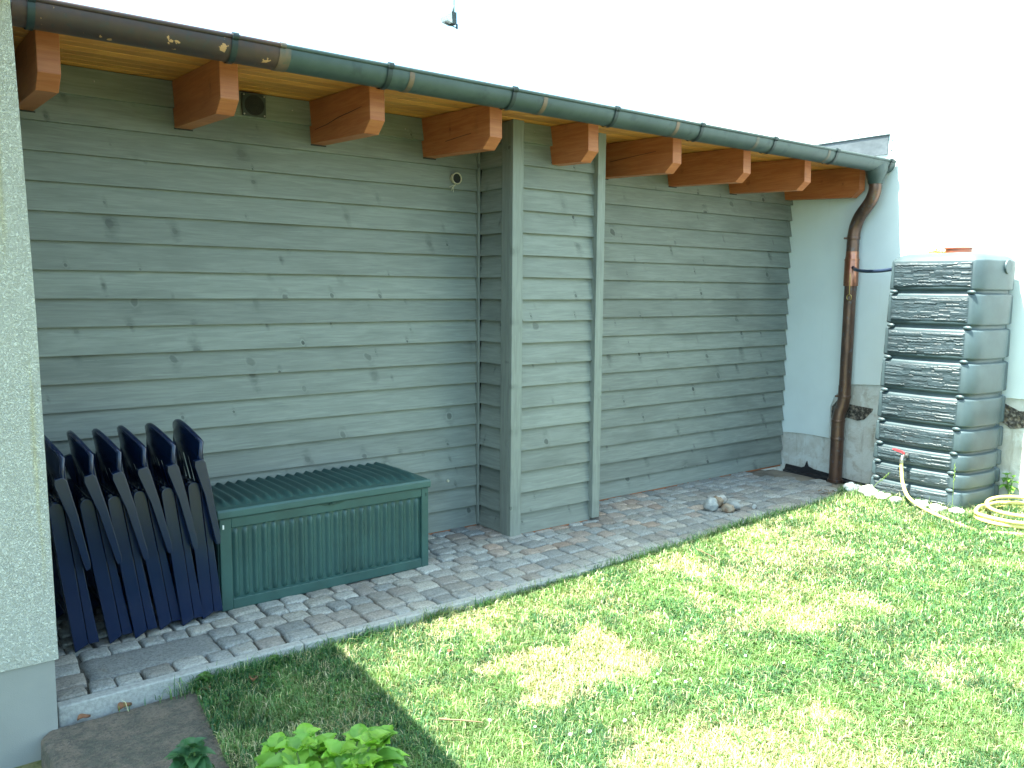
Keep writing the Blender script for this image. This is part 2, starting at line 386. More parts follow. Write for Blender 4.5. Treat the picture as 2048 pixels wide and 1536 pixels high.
# stepping slab
sb = MB()
def slab_pt(u, v):
    x = -2.84+.60*u-.02*v; y = -2.45+1.285*v
    return x, y
poly = [(-2.845, -2.45), (-2.36, -2.45), (-2.30, -1.9), (-2.235, -1.17), (-2.79, -1.17), (-2.825, -1.20), (-2.832, -1.5)]
def slabf(u, v):
    y = -2.45+1.28*v; xl = -2.842+.010*noise.noise(Vector((y*6, 0, 0)))+.05*max(0, (v-.95)/.05)**2; xr = -2.36+.125*v+.012*noise.noise(Vector((y*7, 3, 0)))
    x = xl+(xr-xl)*u; e = min(u*(xr-xl), (1-u)*(xr-xl), (1-v)*1.28); z = -.062-.022*max(0, 1-e/.022)**2
    z += .0045*noise.noise(Vector((x*9, y*9, 0)))+.003*noise.noise(Vector((x*28, y*28, 4)))+.0018*noise.noise(Vector((x*80, y*80, 4)))
    if e < 1e-5: z = -.2
    return (x, y, z)
us = [0, .006, .02, .04]+[.04+.92*i/50 for i in range(1, 50)]+[.96, .98, .994, 1]; vs_ = [0]+[.96*i/110 for i in range(1, 111)]+[.975, .985, .995, 1]; Q = len(vs_)
sb.add([slabf(a_, b_) for a_ in us for b_ in vs_], [(i*Q+j, (i+1)*Q+j, (i+1)*Q+j+1, i*Q+j+1) for i in range(len(us)-1) for j in range(Q-1)], 0, None, True)
o = sb.build('stepping_slab', M['slab'])
tag(o, 'large brown stone slab lying against the kerb beside the left house corner', 'stone slab')

# ------------------------------------------------------------------ left house
hs = empty('rendered_house', (-2.77, -1.2, 0), 'cream house corner with rough scratched render over a smooth grey plinth', 'house')
a = MB(); a.prism([(-7, .214), (-2.763, .214), (-2.775, 1.5), (-2.803, 2.62), (-7, 2.62)], lambda u, v, w_: (u, w_, v), -1.2, 3.5); a.build('wall', M['plaster'], hs)
a = MB(); a.box((-7, -1.19, -.3), (-2.775, 3.5, .212)); a.build('plinth', M['plinth'], hs)
a = MB(); a.prism([(-7, -1.2), (-2.78, -1.2), (-2.78, 3.45), (-7, 3.45)], P_xyz, 2.621, 2.66); a.build('roof', M['roofing'], hs)
a = MB(); a.box((-7, -.86, 2.662), (-2.77, 3.45, 2.93)); a.build('sun_blocker', M['plaster'], hs)  # unseen block added to stop sun leaking in under the shed roof
a = MB(); a.prism([(-4.45, -3.9), (-3.05, -3.9), (-2.775, -1.201), (-4.45, -1.201)], P_xyz, 2.60, 2.655); a.build('shadow_canopy', M['roofing'], hs)  # unseen slab, added and outlined to cast the shadow edge on the lawn
a = MB(); a.tube([(-3.6, 1.5, 2.64), (-3.6, 1.5, 6.2), (.83, 1.5, 6.2)], .03, 10); a.build('roof_mast', M['bracket'], hs)
rel(hs)

# ------------------------------------------------------------------ neighbour building
WX = 3.49
nb = empty('white_garage', (WX, -.5, 0), 'long white rendered garage wall at right with crumbling old plaster at its foot', 'garage')
a = MB(); a.box((WX+.012, -8, .0), (7, 1.3, 6.4)); a.build('wall', M['render'], nb)
# render coat with a ragged lower edge: thick sheet standing 12 mm proud
edge = [(.04, .305), (-.168, .321), (-.30, .322), (-.463, .318), (-.462, .60), (-.50, .70), (-.58, .775), (-.64, .815), (-.90, .832), (-1.9, .831), (-8, .86)]
pts = [(1.3, .30)]+edge
a = MB()
poly = [(y_, z_) for y_, z_ in pts]+[(-8, 6.4), (1.3, 6.4)]
a.prism(poly, lambda u, v, w_: (w_, u, v), WX-.002, WX+.010)
a.build('render_coat', M['render'], nb)
a = MB()
def oldp(u, v):
    y_ = 1-9*u; z_ = -.25+1.13*v
    return (WX+.0095-.003*abs(noise.noise(Vector((y_*4, z_*4, 0))))+.0015*noise.noise(Vector((y_*12, z_*12, 0))), y_, z_)
a.grid(oldp, 120, 30); a.build('old_plaster', M['oldplaster'], nb)
for k, rub in enumerate([[(-.47, .60), (-.47, .50), (-.50, .46), (-.62, .52), (-.72, .505), (-.78, .52), (-.85, .60), (-.86, .625), (-.70, .635), (-.60, .645), (-.52, .66)],
            [(-1.86, .80), (-1.86, .66), (-1.95, .60), (-2.06, .62), (-2.2, .66), (-2.24, .70), (-2.1, .745), (-2.0, .74)]]):
    a = MB(); a.prism(rub, lambda u, v, w_: (w_, u, v), WX+.0035, WX+.011); a.build('bare_patch', M['rubble'], nb, bevel=.002)
a = MB(); a.box((WX-.014, -.87, 2.735), (WX-.004, 1.29, 2.885)); a.build('flashing', M['flash'], nb)
a = MB(); a.box((WX-.022, -.88, 2.886), (WX-.002, 1.29, 2.896)); a.build('flashing_edge', M['bracket'], nb)
a = MB(); a.box((WX-.03, -8.1, 6.402), (7.1, 1.4, 6.5)); a.build('roof', M['render'], nb)
for y_, z_ in ((-.905, 2.84), (-.90, 2.765), (-.60, 2.93), (-.35, 2.93)):
    a = MB(); a.tube([(WX-.006, y_, z_), (WX+.004, y_, z_)], .006, 8); a.build('screw', M['bracket'], nb)
# bitumen membrane at the wall foot
mm = [(.0, -.12), (-.04, .014), (-.20, .008), (-.235, .02), (-.258, .075), (-.275, .03), (-.33, .012), (-.50, -.002), (-.70, -.022), (-1.0, -.03), (-1.15, -.06), (-1.15, -.12)]
a = MB(); a.prism(mm, lambda u, v, w_: (w_, u, v), WX-.012, WX-.004); a.build('membrane', M['membrane'], nb)
a = MB(); a.box((WX-.07, -1.1, -.06), (WX-.0125, -.05, -.028)); a.build('membrane', M['membrane'], nb)
rel(nb)

# ------------------------------------------------------------------ shed
sh = empty('garden_shed', (0, 0, 0), 'grey green clapboard lean-to shed with orange rafters under a long gutter', 'shed')
H = .1405
def siding(mb, along, fixed, a0, a1, z_top, seed, sgn=1, nseg=1):
    """along: 'x' or 'y'; boards whose bottom edge lies at `fixed`, upper edge 18 mm further in (sgn = inward)"""
    r_ = random.Random(seed); k = 0
    while k*H < z_top:
        z0 = k*H+(0.004 if k == 0 else 0); z1 = min((k+1)*H+.012, z_top)
        t_in = .027*(z1-z0)/H
        prof = [(0, z0), (t_in, z1), (t_in+.018, z1), (.030, z0)]
        rr = r_.random(); L = a1-a0; n_ = max(1, int(L/.25)); m_ = len(prof); vs = []; fs = []
        ph = r_.uniform(0, 50)
        for i in range(n_+1):
            w_ = a0+L*i/n_; dz = .0016*noise.noise(Vector((w_*1.3, ph, 0))); di = .0018*noise.noise(Vector((w_*1.1, ph, 5)))
            for u, v in prof:
                p = fixed+sgn*(u+di); vs.append((w_, p, v+dz) if along == 'x' else (p, w_, v+dz))
        for i in range(n_):
            for j in range(m_):
                j2 = (j+1) % m_; fs.append((i*m_+j, i*m_+j2, (i+1)*m_+j2, (i+1)*m_+j))
        fs.append(tuple(range(m_))[::-1]); fs.append(tuple(n_*m_+j for j in range(m_)))
        mb.add(vs, fs, rr); k += 1
TOP = 2.667
a = MB(); siding(a, 'x', 0, -2.76, -.006, TOP, 1); oA = a.build('siding', M['siding'], sh)
a = MB(); siding(a, 'x', 0, .70, 3.478, TOP, 2); a.build('siding', M['siding'], sh)
a = MB(); siding(a, 'x', -.365, .06, .705, TOP-.014, 3); a.build('siding', M['siding'], sh)
a = MB(); siding(a, 'y', 0, -.29, .004, TOP-.01, 4); a.build('siding', M['siding'], sh)
a = MB(); a.box((-2.764, .040, .0), (3.484, .10, 2.70)); a.box((.045, -.32, .01), (.70, .04, 2.62)); a.build('backing', M['dark'], sh)
a = MB(); a.box((-.013, -.013, .008), (.004, .02, TOP), .1); a.build('trim_board', M['trim'], sh, bevel=.003)
a = MB(); a.box((-.008, -.352, .0), (.018, -.262, TOP-.015), .2); a.build('trim_board', M['trim'], sh, bevel=.003)
a = MB(); a.box((-.008, -.378, .0), (.078, -.3525, TOP-.012), .75); a.build('trim_board', M['trim'], sh, bevel=.003)
a = MB(); a.box((.700, -.392, .018), (.770, -.33, TOP-.014), .9); a.build('trim_board', M['trim'], sh, bevel=.003)
a = MB(); a.box((.7705, -.35, .02), (.776, .0, TOP-.014), .5); a.build('trim_board', M['siding'], sh)
a = MB(); a.box((.08, -.36, -.01), (.69, -.34, .006)); a.box((-2.7, .004, -.01), (-.01, .03, .006)); a.box((.78, .004, -.012), (3.46, .03, .006))
a.build('base_strip', plain('rusty_base_strip', (.30, .11, .05), .8), sh)
# rafters
RX = [-2.655, -1.925, -1.17, -.421, .323, 1.085, 1.833, 2.586, 3.365]
for i, x in enumerate(RX):
    a = MB(); yb = .06
    prof = [(yb, 2.430), (0, 2.428), (-.635, 2.398), (-.705, 2.458), (-.70, 2.638), (yb, 2.668)]
    a.prism(prof, lambda u, v, w_: (w_, u, v), x, x+.086, r=.1+.11*i, n=1)
    a.build('rafter', M['rafter'], sh, bevel=.003)
    if x < 3.3:
        yy = 0.006 if not .1 < x < .6 else -.359
        a = MB(); a.box((x-.004, yy, 2.40), (x+.092, yy+.012, 2.4275)); a.build('rafter_notch', M['dark'], sh)
for x, z_ in ((-1.66, 2.60), (-1.28, 2.60), (-.55, 2.585), (.18, 2.60), (.62, 2.585), (-2.3, 2.605)):
    a = MB(); yq = 0.012 if not 0 < x < .7 else -.353
    a.tube([(x, yq+.006, z_), (x, yq-.006, z_)], .0035, 8); a.build('nail', M['steel'], sh)
a = MB(); pts = [(-1.1715, -.05, 2.50), (-1.1715, -.2, 2.505), (-1.1715, -.35, 2.522), (-1.1715, -.5, 2.528), (-1.1715, -.62, 2.535)]
a.tube(pts, [.0015, .002, .0022, .002, .001], 5); a.build('rafter_crack', M['dark'], sh)
a = MB(); a.tube([(1.0835, -.1, 2.53), (1.0835, -.3, 2.54), (1.0835, -.55, 2.55)], .0015, 5); a.build('rafter_crack', M['dark'], sh)
a = MB(); a.tube([(-.4225, -.25, 2.49), (-.4225, -.4, 2.497), (-.4225, -.52, 2.50)], .0014, 5); a.build('rafter_crack', M['dark'], sh)
# soffit boards (tongue and groove, parallel to the gutter)
a = MB(); y = .04
while y > -.76:
    z0 = 2.670+.042*y; z1 = 2.670+.042*(y-.092); r_ = rnd.random()
    a.add([(-2.764, y, z0), (3.486, y, z0), (3.486, y-.084, z1), (-2.764, y-.084, z1), (-2.764, y-.088, z1+.010), (3.486, y-.088, z1+.010), (3.486, y-.092, z1), (-2.764, y-.092, z1)],
          [(0, 1, 2, 3), (3, 2, 5, 4), (4, 5, 6, 7)], r_); y -= .092
a.build('soffit', M['soffit'], sh)
a = MB()
a.prism([(1.25, 2.77), (-.832, 2.672), (-.832, 2.688), (1.25, 2.80)], lambda u, v, w_: (w_, u, v), -2.764, 3.484); a.build('roof', M['roofing'], sh)
# gutter: U section, centre y=-.87
YC, ZR_, GR = -.870, 2.656, .078
prof = [(YC+GR, ZR_+.012)]+[(YC+GR*math.cos(math.pi*k/16), ZR_-GR*math.sin(math.pi*k/16)) for k in range(17)]+[(YC-GR, ZR_+.006)]
def gutter_piece(name, x0, x1, m_, off=0., parent=None, bead=True, th=.002):
    a = MB(); n_ = max(1, int((x1-x0)/.2)); ins = [(YC+(y_-YC)*(1+off/GR), ZR_+(z_-ZR_)*(1+off/GR) if z_ < ZR_ else z_) for y_, z_ in prof]
    inn = [(YC+(y_-YC)*(1-th/GR), ZR_+(z_-ZR_)*(1-th/GR) if z_ < ZR_ else z_) for y_, z_ in ins]
    for pr in (ins, inn[::-1]):
        a.grid(lambda u, v, pr=pr: (x0+(x1-x0)*u, ) + tuple(pr[int(round(v*(len(pr)-1)))]), n_, len(pr)-1)
    if bead: a.tube([(x0, YC-GR-off, ZR_+.011), (x1, YC-GR-off, ZR_+.011)], .010+off, 12)
    return a.build(name, m_, parent)
gt = gutter_piece('gutter', -1.735, 3.47, M['guttergreen'], parent=sh)
g1 = gutter_piece('gutter', -2.764, -1.735, M['gutterbrown'], parent=sh, off=.0006)
g1['label'] = 'dark brown peeling gutter section'
a = MB(); a.prism([(y_, z_) for y_, z_ in prof], lambda u, v, w_: (w_, u, v), 3.470, 3.474); a.build('end_cap', M['guttergreen'], gt)
for x in (-1.70, -1.064, -.218, .858, 1.668, 2.529):
    o = gutter_piece('joint_band', x-.014, x+.014, M['gutterband'], off=.0022, parent=gt, bead=False)
o = gutter_piece('joint_band', -1.738, -1.712, M['gutterband'], off=.003, parent=gt)
for x in (-2.70, -1.938, -1.188, -.436, .322, 1.084, 1.857, 2.627, 3.403):
    o = gutter_piece('gutter_bracket', x-.013, x+.013, M['bracket'], off=.006, parent=gt, th=.005)
# funnel and downpipe
dp = bpy.data.objects.new('downpipe', None); C.objects.link(dp); dp.location = (3.40, -.7, 0); dp.parent = sh
FX = 3.32
a = MB(); prev = None; rings = []
for k, (z_, hx, hy, cx, cy) in enumerate([(2.65, .15, .0772, FX-.0, YC), (2.60, .125, .0772, FX, YC), (2.555, .085, .072, FX+.01, YC+.006), (2.515, .062, .062, FX+.02, YC+.012), (2.485, .055, .055, FX+.025, YC+.016)]):
    rings += [(cx+hx*math.cos(2*math.pi*i/24), cy+hy*math.sin(2*math.pi*i/24), z_) for i in range(24)]
a.add(rings, [(k*24+i, k*24+(i+1) % 24, (k+1)*24+(i+1) % 24, (k+1)*24+i) for k in range(4) for i in range(24)], 0, None, True)
a.build('outlet_funnel', M['guttergreen'], dp)
def smooth_path(p, n=8):
    p = [Vector(q) for q in p]; out = []
    for i in range(len(p)-1):
        p0 = p[max(i-1, 0)]; p1 = p[i]; p2 = p[i+1]; p3 = p[min(i+2, len(p)-1)]
        for k in range(n):
            t_ = k/n
            out.append(.5*((2*p1)+(p2-p0)*t_+(2*p0-5*p1+4*p2-p3)*t_*t_+(3*p1-p0-3*p2+p3)*t_**3))
    return out+[p[-1]]
pu = smooth_path([(FX+.025, YC+.016, 2.50), (FX+.027, YC+.018, 2.43), (FX+.035, -.815, 2.35), (3.385, -.72, 2.25), (3.40, -.672, 2.17), (3.40, -.655, 2.08), (3.40, -.652, 1.96)])
a = MB(); a.tube(pu, .050, 24); a.build('elbow', M['copper'], dp)
a = MB(); a.tube([(3.40, -.652, 1.97), (3.40, -.650, 1.9)], .0505, 24); a.tube([(3.40, -.650, 1.67), (3.40, -.645, .80)], .049, 24); a.build('pipe', M['copper'], dp)
a = MB(); a.tube([(3.40, -.652, 1.95), (3.40, -.651, 1.905), (3.40, -.651, 1.90), (3.40, -.651, 1.88), (3.40, -.651, 1.875), (3.40, -.65, 1.66)], [.0525, .0525, .056, .056, .059, .059], 24)
a.tube([(3.40, -.651, 1.885), (3.40, -.651, 1.875)], .0625, 24); a.build('collector_sleeve', M['newcopper'], dp)
pl = smooth_path([(3.40, -.645, .81), (3.40, -.643, .70), (3.395, -.632, .63), (3.385, -.615, .56), (3.38, -.610, .47)])
a = MB(); a.tube(pl, .0515, 24); a.tube([(3.38, -.610, .49), (3.38, -.610, -.03)], .0545, 24); a.build('pipe', M['copper'], dp)
for z_, r_, x_, y_ in ((2.06, .054, 3.40, -.655), (.715, .055, 3.40, -.645), (.345, .058, 3.38, -.61), (.50, .057, 3.38, -.61)):
    a = MB(); a.tube([(x_, y_, z_-.012), (x_, y_, z_+.012)], r_, 24)
    if z_ > .6: a.tube([(x_-.02, y_+.03, z_), (x_-.055, y_+.055, z_)], .009, 8); a.tube([(x_, y_, z_), (WX, y_, z_)], .008, 8)
    a.build('pipe_clamp', M['copper'], dp, bevel=.002)
a = MB(); a.tube([(3.38, -.61, -.035), (3.38, -.61, -.012)], .066, 24); a.build('base_collar', M['copper'], dp)
a = MB(); a.tube(smooth_path([(3.345, -.675, 1.765), (3.335, -.68, 1.74), (3.335, -.68, 1.66), (3.336, -.68, 1.59)]), .004, 6)
a.tube([(3.336+.0, -.68+.022*math.cos(t_*.5236), 1.565+.024*math.sin(t_*.5236)) for t_ in range(13)], .004, 6, cap=False)
a.build('pull_ring', M['brass'], dp)
dp.matrix_parent_inverse = Matrix(); rel(dp)
# fan vent and round outlet on the siding
fz = 2.598; a = MB(); a.box((-1.571, -.010, 2.535), (-1.44, .012, 2.655)); vt = a.build('vent_grille', plain('dark_vent_plastic', (.035, .045, .045), .5), sh, bevel=.003)
a = MB()
for k in range(5): 
    rr = .012+.010*k; a.tube([(-1.505+rr*math.cos(q*.3927), -.0125, 2.595+rr*math.sin(q*.3927)) for q in range(17)], .0022, 6, cap=False)
a.tube([(-1.505, -.0105, 2.595), (-1.505, -.0118, 2.595)], .054, 24); a.build('fan_opening', M['dark'], vt)
for x, z_ in ((-1.562, 2.646), (-1.449, 2.646), (-1.562, 2.544), (-1.449, 2.544)):
    a = MB(); a.tube([(x, -.0104, z_), (x, -.0135, z_)], .0042, 8); a.build('screw', M['steel'], vt)
a = MB(); cx, cz = -.181, 2.316
a.tube([(cx, .012, cz), (cx, -.012, cz)], .034, 24, cap=False); a.tube([(cx+.034*math.cos(q*.2618), -.012, cz+.034*math.sin(q*.2618)) for q in range(25)], .004, 6, cap=False)
po_ = a.build('pipe_outlet', plain('cream_plastic', (.5, .45, .33), .5), sh)
a = MB(); a.tube([(cx, .002, cz), (cx, -.004, cz)], .033, 24); a.build('opening', M['dark'], po_)
a = MB(); a.tube(smooth_path([(cx-.01, -.012, cz-.03), (cx-.02, -.02, cz-.045), (cx-.035, -.018, cz-.058), (cx-.045, -.015, cz-.08)]), .0022, 6)
a.tube(smooth_path([(cx-.02, -.02, cz-.045), (cx-.045, -.02, cz-.052), (cx-.06, -.016, cz-.06)]), .002, 6); a.tube(smooth_path([(cx-.035, -.018, cz-.058), (cx-.028, -.015, cz-.07), (cx-.03, -.014, cz-.09)]), .002, 6)
a.build('twine', M['twine'], po_)
a = MB(); a.tube([(-.241, .02, .336), (-.241, .001, .336)], .0085, 12); a.build('plug', M['twine'], sh)

# ------------------------------------------------------------------ storage box
BX0, BX1, BY0, BY1 = -1.945, -.735, -.558, -.022
bx = empty('storage_box', ((BX0+BX1)/2, (BY0+BY1)/2, 0), 'green plastic cushion box with corrugated front and lid against the siding', 'storage box')
a = MB(); a.box((BX0+.012, BY0+.022, .004), (BX1-.012, BY1-.01, .46))
bd = a.build('body', M['boxgreen'], bx)
a = MB()      # front frame
a.box((BX0+.004, BY0+.004, .0), (BX0+.062, BY0+.03, .468)); a.box((BX1-.05, BY0+.004, .0), (BX1-.004, BY0+.03, .468))
a.box((BX0+.0615, BY0+.006, .0), (BX1-.0495, BY0+.03, .055)); a.box((BX0+.0615, BY0+.005, .418), (BX1-.0495, BY0+.03, .468))
a.box((BX0, BY0+.028, .0), (BX0+.012, BY1, .468)); a.box((BX1-.012, BY0+.028, .0), (BX1, BY1, .468))
a.build('front_frame', M['boxgreen'], bx, bevel=.005, seg=3)
a = MB(); PX0, PX1 = BX0+.062, BX1-.05; NR = 22
def corr(u, v):
    x = PX0+(PX1-PX0)*u; am = min(1, v*20)*min(1, (1-v)*14)**.5
    return (x, BY0+.026-.0185*am*(.5-.5*math.cos(2*math.pi*NR*u)), .054+.366*v)
a.grid(corr, NR*10, 24); a.build('front_panel', M['boxgreen'], bx)
a = MB()      # scalloped ledge under the corrugations
a.grid(lambda u, v: (PX0+.01+(PX1-PX0-.02)*u, BY0+.020-.016*v*(.7+.3*math.cos(2*math.pi*NR*u)), .058-.003*v), NR*8, 2)
a.build('panel_ledge', M['boxgreen'], bx)
a = MB()      # lid
LT = lambda y_: .516+.004*math.sin(math.pi*min(1, max(0, (y_-BY0)/(BY1-BY0))))
prof = [(BY0-.008, .472), (BY0-.006, .505), (BY0+.002, .519)]+[(BY0+.01+.5*(k/8), LT(BY0+.01+.5*k/8)-.002) for k in range(9)]+[(BY1, .520), (BY1+.004, .472)]
a.prism(prof, lambda u, v, w_: (w_, u, v), BX0-.008, BX1+.008)
ld = a.build('lid', M['boxgreen'], bx, bevel=.006, seg=3)
a = MB(); NL = 20
def lidc(u, v):
    y_ = BY0+.062+(BY1-BY0-.066)*v; am = min(1, v*7)**.6*min(1, u*40)*min(1, (1-u)*40)
    return (BX0+.03+(BX1-BX0-.06)*u, y_, LT(y_)-.002+.004*min(1, v*7)+.019*am*(.5-.5*math.cos(2*math.pi*NL*u)))
a.grid(lidc, NL*10, 20); a.build('lid_corrugation', M['boxgreen'], ld)
a = MB(); a.box((BX0-.004, BY0-.002, .4685), (BX1+.004, BY1, .4715)); a.build('lid_seam', M['boxdark'], bx)
mx_ = (BX0+BX1)/2
a = MB(); a.prism([(mx_-.085, .468), (mx_-.04, .455), (mx_+.04, .455), (mx_+.085, .468)], lambda u, v, w_: (u, w_, v), BY0+.0035, BY0+.0055); a.build('grip_recess', M['boxdark'], bx)
a = MB(); a.tube([(mx_+.0, BY0-.006, .463), (mx_, BY0+.004, .463)], .009, 10); a.box((mx_-.02, BY0-.008, .460), (mx_+.014, BY0-.002, .466)); a.build('latch', M['boxdark'], bx)
for x in (BX0+.022, BX1-.022):
    a = MB(); a.box((x-.004, BY0+.0022, .418), (x+.004, BY0+.0045, .44)); a.build('slot', M['whitestone'] if x < -1.5 else M['boxdark'], bx)
rel(bx)

# ------------------------------------------------------------------ folding chairs
def make_chair(first):
    ch = bpy.data.objects.new('folding_chair', None); C.objects.link(ch)
    D = .52
    def bar(mb, prof, y0, y1): mb.prism(prof, lambda u, v, w_: (u, w_, v), y0, y1)
    def arc(cx, cz, r_, a0, a1, n=6): return [(cx+r_*math.cos(math.radians(a0+(a1-a0)*i/n)), cz+r_*math.sin(math.radians(a0+(a1-a0)*i/n))) for i in range(n+1)]
    legA = [(-.030, .0), (.026, .022), (.030, .35)]+arc(.002, .655, .028, 0, 180)+[(-.030, .35)]
    legB = [(.029, .020), (.072, .014), (.064, .35), (.052, .66), (.034, .665), (.0325, .35)]
    for y0 in (0, D-.05):
        a = MB(); bar(a, legA, y0, y0+.05); a.build('leg', M['bluechair'], ch, bevel=.003, seg=2)
        a = MB(); bar(a, legB, y0+.004, y0+.046); a.build('leg', M['bluechair'], ch, bevel=.0025, seg=2)
        arm = [(.006, .765), (.010, .79), (.046, .795), (.058, .775), (.074, .62), (.088, .40), (.084, .368), (.066, .366), (.060, .40), (.036, .62)]
        y1 = y0-.042 if y0 == 0 else y0+.012
        a = MB(); bar(a, arm, y1, y1+.038); a.build('armrest', M['bluechair'], ch, bevel=.0025, seg=2)
    # backrest: arched panel, bowed, with side stiles running down
    a = MB(); nu, nv = 24, 14
    def back(off):
        def fn(u, v):
            y_ = .010+.395*u; e = abs(2*u-1)
            top = .945-.078*e**1.9
            z_ = .60+(top-.60)*v
            bow = .034*(1-e*e)
            return (.050-bow*min(1, v*1.4)+off, y_, z_)
        return fn
    f0, f1 = back(0), back(.016)
    vs = [f0(i/nu, j/nv) for i in range(nu+1) for j in range(nv+1)]; q = nv+1; m_ = len(vs)
    vs += [f1(i/nu, j/nv) for i in range(nu+1) for j in range(nv+1)]; fs = []
    # slots below the head panel
    for i in range(nu):
        for j in range(nv):
            if j < 8 and i % 4 in (2,) and 1 < i < nu-2: continue
            fs.append((i*q+j, i*q+j+1, (i+1)*q+j+1, (i+1)*q+j)); fs.append((m_+i*q+j, m_+(i+1)*q+j, m_+(i+1)*q+j+1, m_+i*q+j+1))
    for i in range(nu):
        fs.append((i*q+nv, m_+i*q+nv, m_+(i+1)*q+nv, (i+1)*q+nv)); fs.append((i*q, (i+1)*q, m_+(i+1)*q, m_+i*q))
    for j in range(nv):
        fs.append((j, m_+j, m_+j+1, j+1)); fs.append((nu*q+j, nu*q+j+1, m_+nu*q+j+1, m_+nu*q+j))
    a.add(vs, fs, 0, None, False)
    bo = a.build('backrest', M['bluechair'], ch)
    a = MB()      # rim rolled around the arch
    pts = []
    for i in range(33):
        u = i/32; x_, y_, z_ = back(.008)(u, 1); pts.append((x_+.004, y_, z_))
    pts = [(.044, .016, .62), (.05, .014, .8)]+pts+[(.05, .401, .8), (.044, .399, .62)]
    a.tube(pts, [.013]*len(pts), 8); a.build('rim', M['bluechair'], bo)
    a = MB(); a.box((.026, .055, .30), (.044, D-.055, .66))
    for k in range(6): a.box((.020, .07+.07*k, .31), (.0262, .11+.07*k, .65))
    a.build('seat', M['bluechair'], ch, bevel=.003)
    a = MB(); a.tube([(.0, .04, .12), (.0, D-.04, .12)], .014, 10); a.tube([(.05, .04, .16), (.05, D-.04, .16)], .014, 10); a.build('crossbar', M['bluechair'], ch)
    return ch
proto = make_chair(True)
GR_ = 'folded navy garden chairs leaning in a row'
LB = ['folded navy plastic chair nearest the rendered house corner, leaning on its wall',
      'folded navy plastic chair, second from the rendered house corner',
      'folded navy plastic chair, third from the rendered house corner',
      'folded navy plastic chair, third from the green storage box',
      'folded navy plastic chair, next to the one beside the green storage box',
      'folded navy plastic chair standing most upright, right beside the green storage box']
for i, (x, y_, ln) in enumerate([(-2.588, -.652, -.118), (-2.445, -.640, -.150), (-2.338, -.648, -.145), (-2.220, -.612, -.150), (-2.122, -.628, -.118), (-2.020, -.600, -.080)]):
    o = proto if i == 0 else copy_tree(proto)
    o.location = (x, y_, .004); o.rotation_euler = (0, ln, rnd.uniform(-.02, .02))
    tag(o, LB[i], 'folding chair', GR_)

# ------------------------------------------------------------------ water tank
tk = empty('water_tank', (3.17, -1.58, .06), 'tall dark grey plastic rainwater tank with stone relief bands beside the downpipe', 'water tank')
TZ0 = .055
def sect(t_):
    """outline (x,y) at height fraction t_"""
    yl = -1.165-.080*t_; yr = -1.928-.032*t_
    return [(3.44, yl+.01), (3.30, yl+.005), (3.02, yl), (2.945, yl-.012), (2.905, yl-.055), (2.880, -1.45), (2.876, -1.60), (2.882, -1.72), (2.896, yr+.105), (2.913, yr+.068), (2.955, yr+.036), (3.02, yr+.018), (3.175, yr), (3.31, yr), (3.40, yr+.03), (3.44, -1.86)]
def insect(P_, ins):
    cx, cy = 3.17, -1.58; out = []
    for x, y_ in P_:
        dx, dy = x-cx, y_-cy; l_ = math.hypot(dx, dy); out.append((x-dx/l_*ins, y_-dy/l_*ins))
    return out
def subdiv(P_):
    out = []; m_ = len(P_)
    for i in range(m_):
        p0, p1, p2, p3 = [Vector(P_[(i+k) % m_]) for k in (-1, 0, 1, 2)]
        for k in range(3):
            t_ = k/3; out.append(.5*((2*p1)+(p2-p0)*t_+(2*p0-5*p1+4*p2-p3)*t_*t_+(3*p1-p0-3*p2+p3)*t_**3))
    return out
pyb = [(985, 953), (947.5, 920), (914, 883), (877, 837), (830, 777.6), (769, 712), (704.6, 650), (642, 584.5), (577.6, 521)]
z_of = lambda py: .072+(980-py)*(1.85-.072)/460
bands = [(max(.055, z_of(a_)), z_of(b_)) for a_, b_ in pyb]
lev = []
for i, (z0, z1) in enumerate(bands):
    lev += [(z0, .022), (z0+.002, .009), (z0+.007, .002), (z0+.015, 0), (z1-.015, 0), (z1-.006, .003), (z1-.001, .011)]
    if i < 8: lev += [(z1+.002, .026), (bands[i+1][0]-.002, .026)]
    else: lev += [(z1+.012, .022), (z1+.028, .045), (z1+.042, .09), (z1+.052, .18), (z1+.056, .27)]
a = MB(); vs = []; nS = 48
for z_, ins in lev: vs += [(p[0], p[1], z_) for p in subdiv(insect(sect((z_-.05)/1.8), ins))]
fs = [(k*nS+i, k*nS+(i+1) % nS, (k+1)*nS+(i+1) % nS, (k+1)*nS+i) for k in range(len(lev)-1) for i in range(nS)]
fs.append(tuple((len(lev)-1)*nS+i for i in range(nS)))
a.add(vs, fs, 0, None, True); body = a.build('body', M['tank'], tk)
def front_x(y_):      # x of the bulged front face
    t_ = (y_+1.25)/(-.60); return 2.893-.019*math.sin(math.pi*min(1, max(0, t_)))
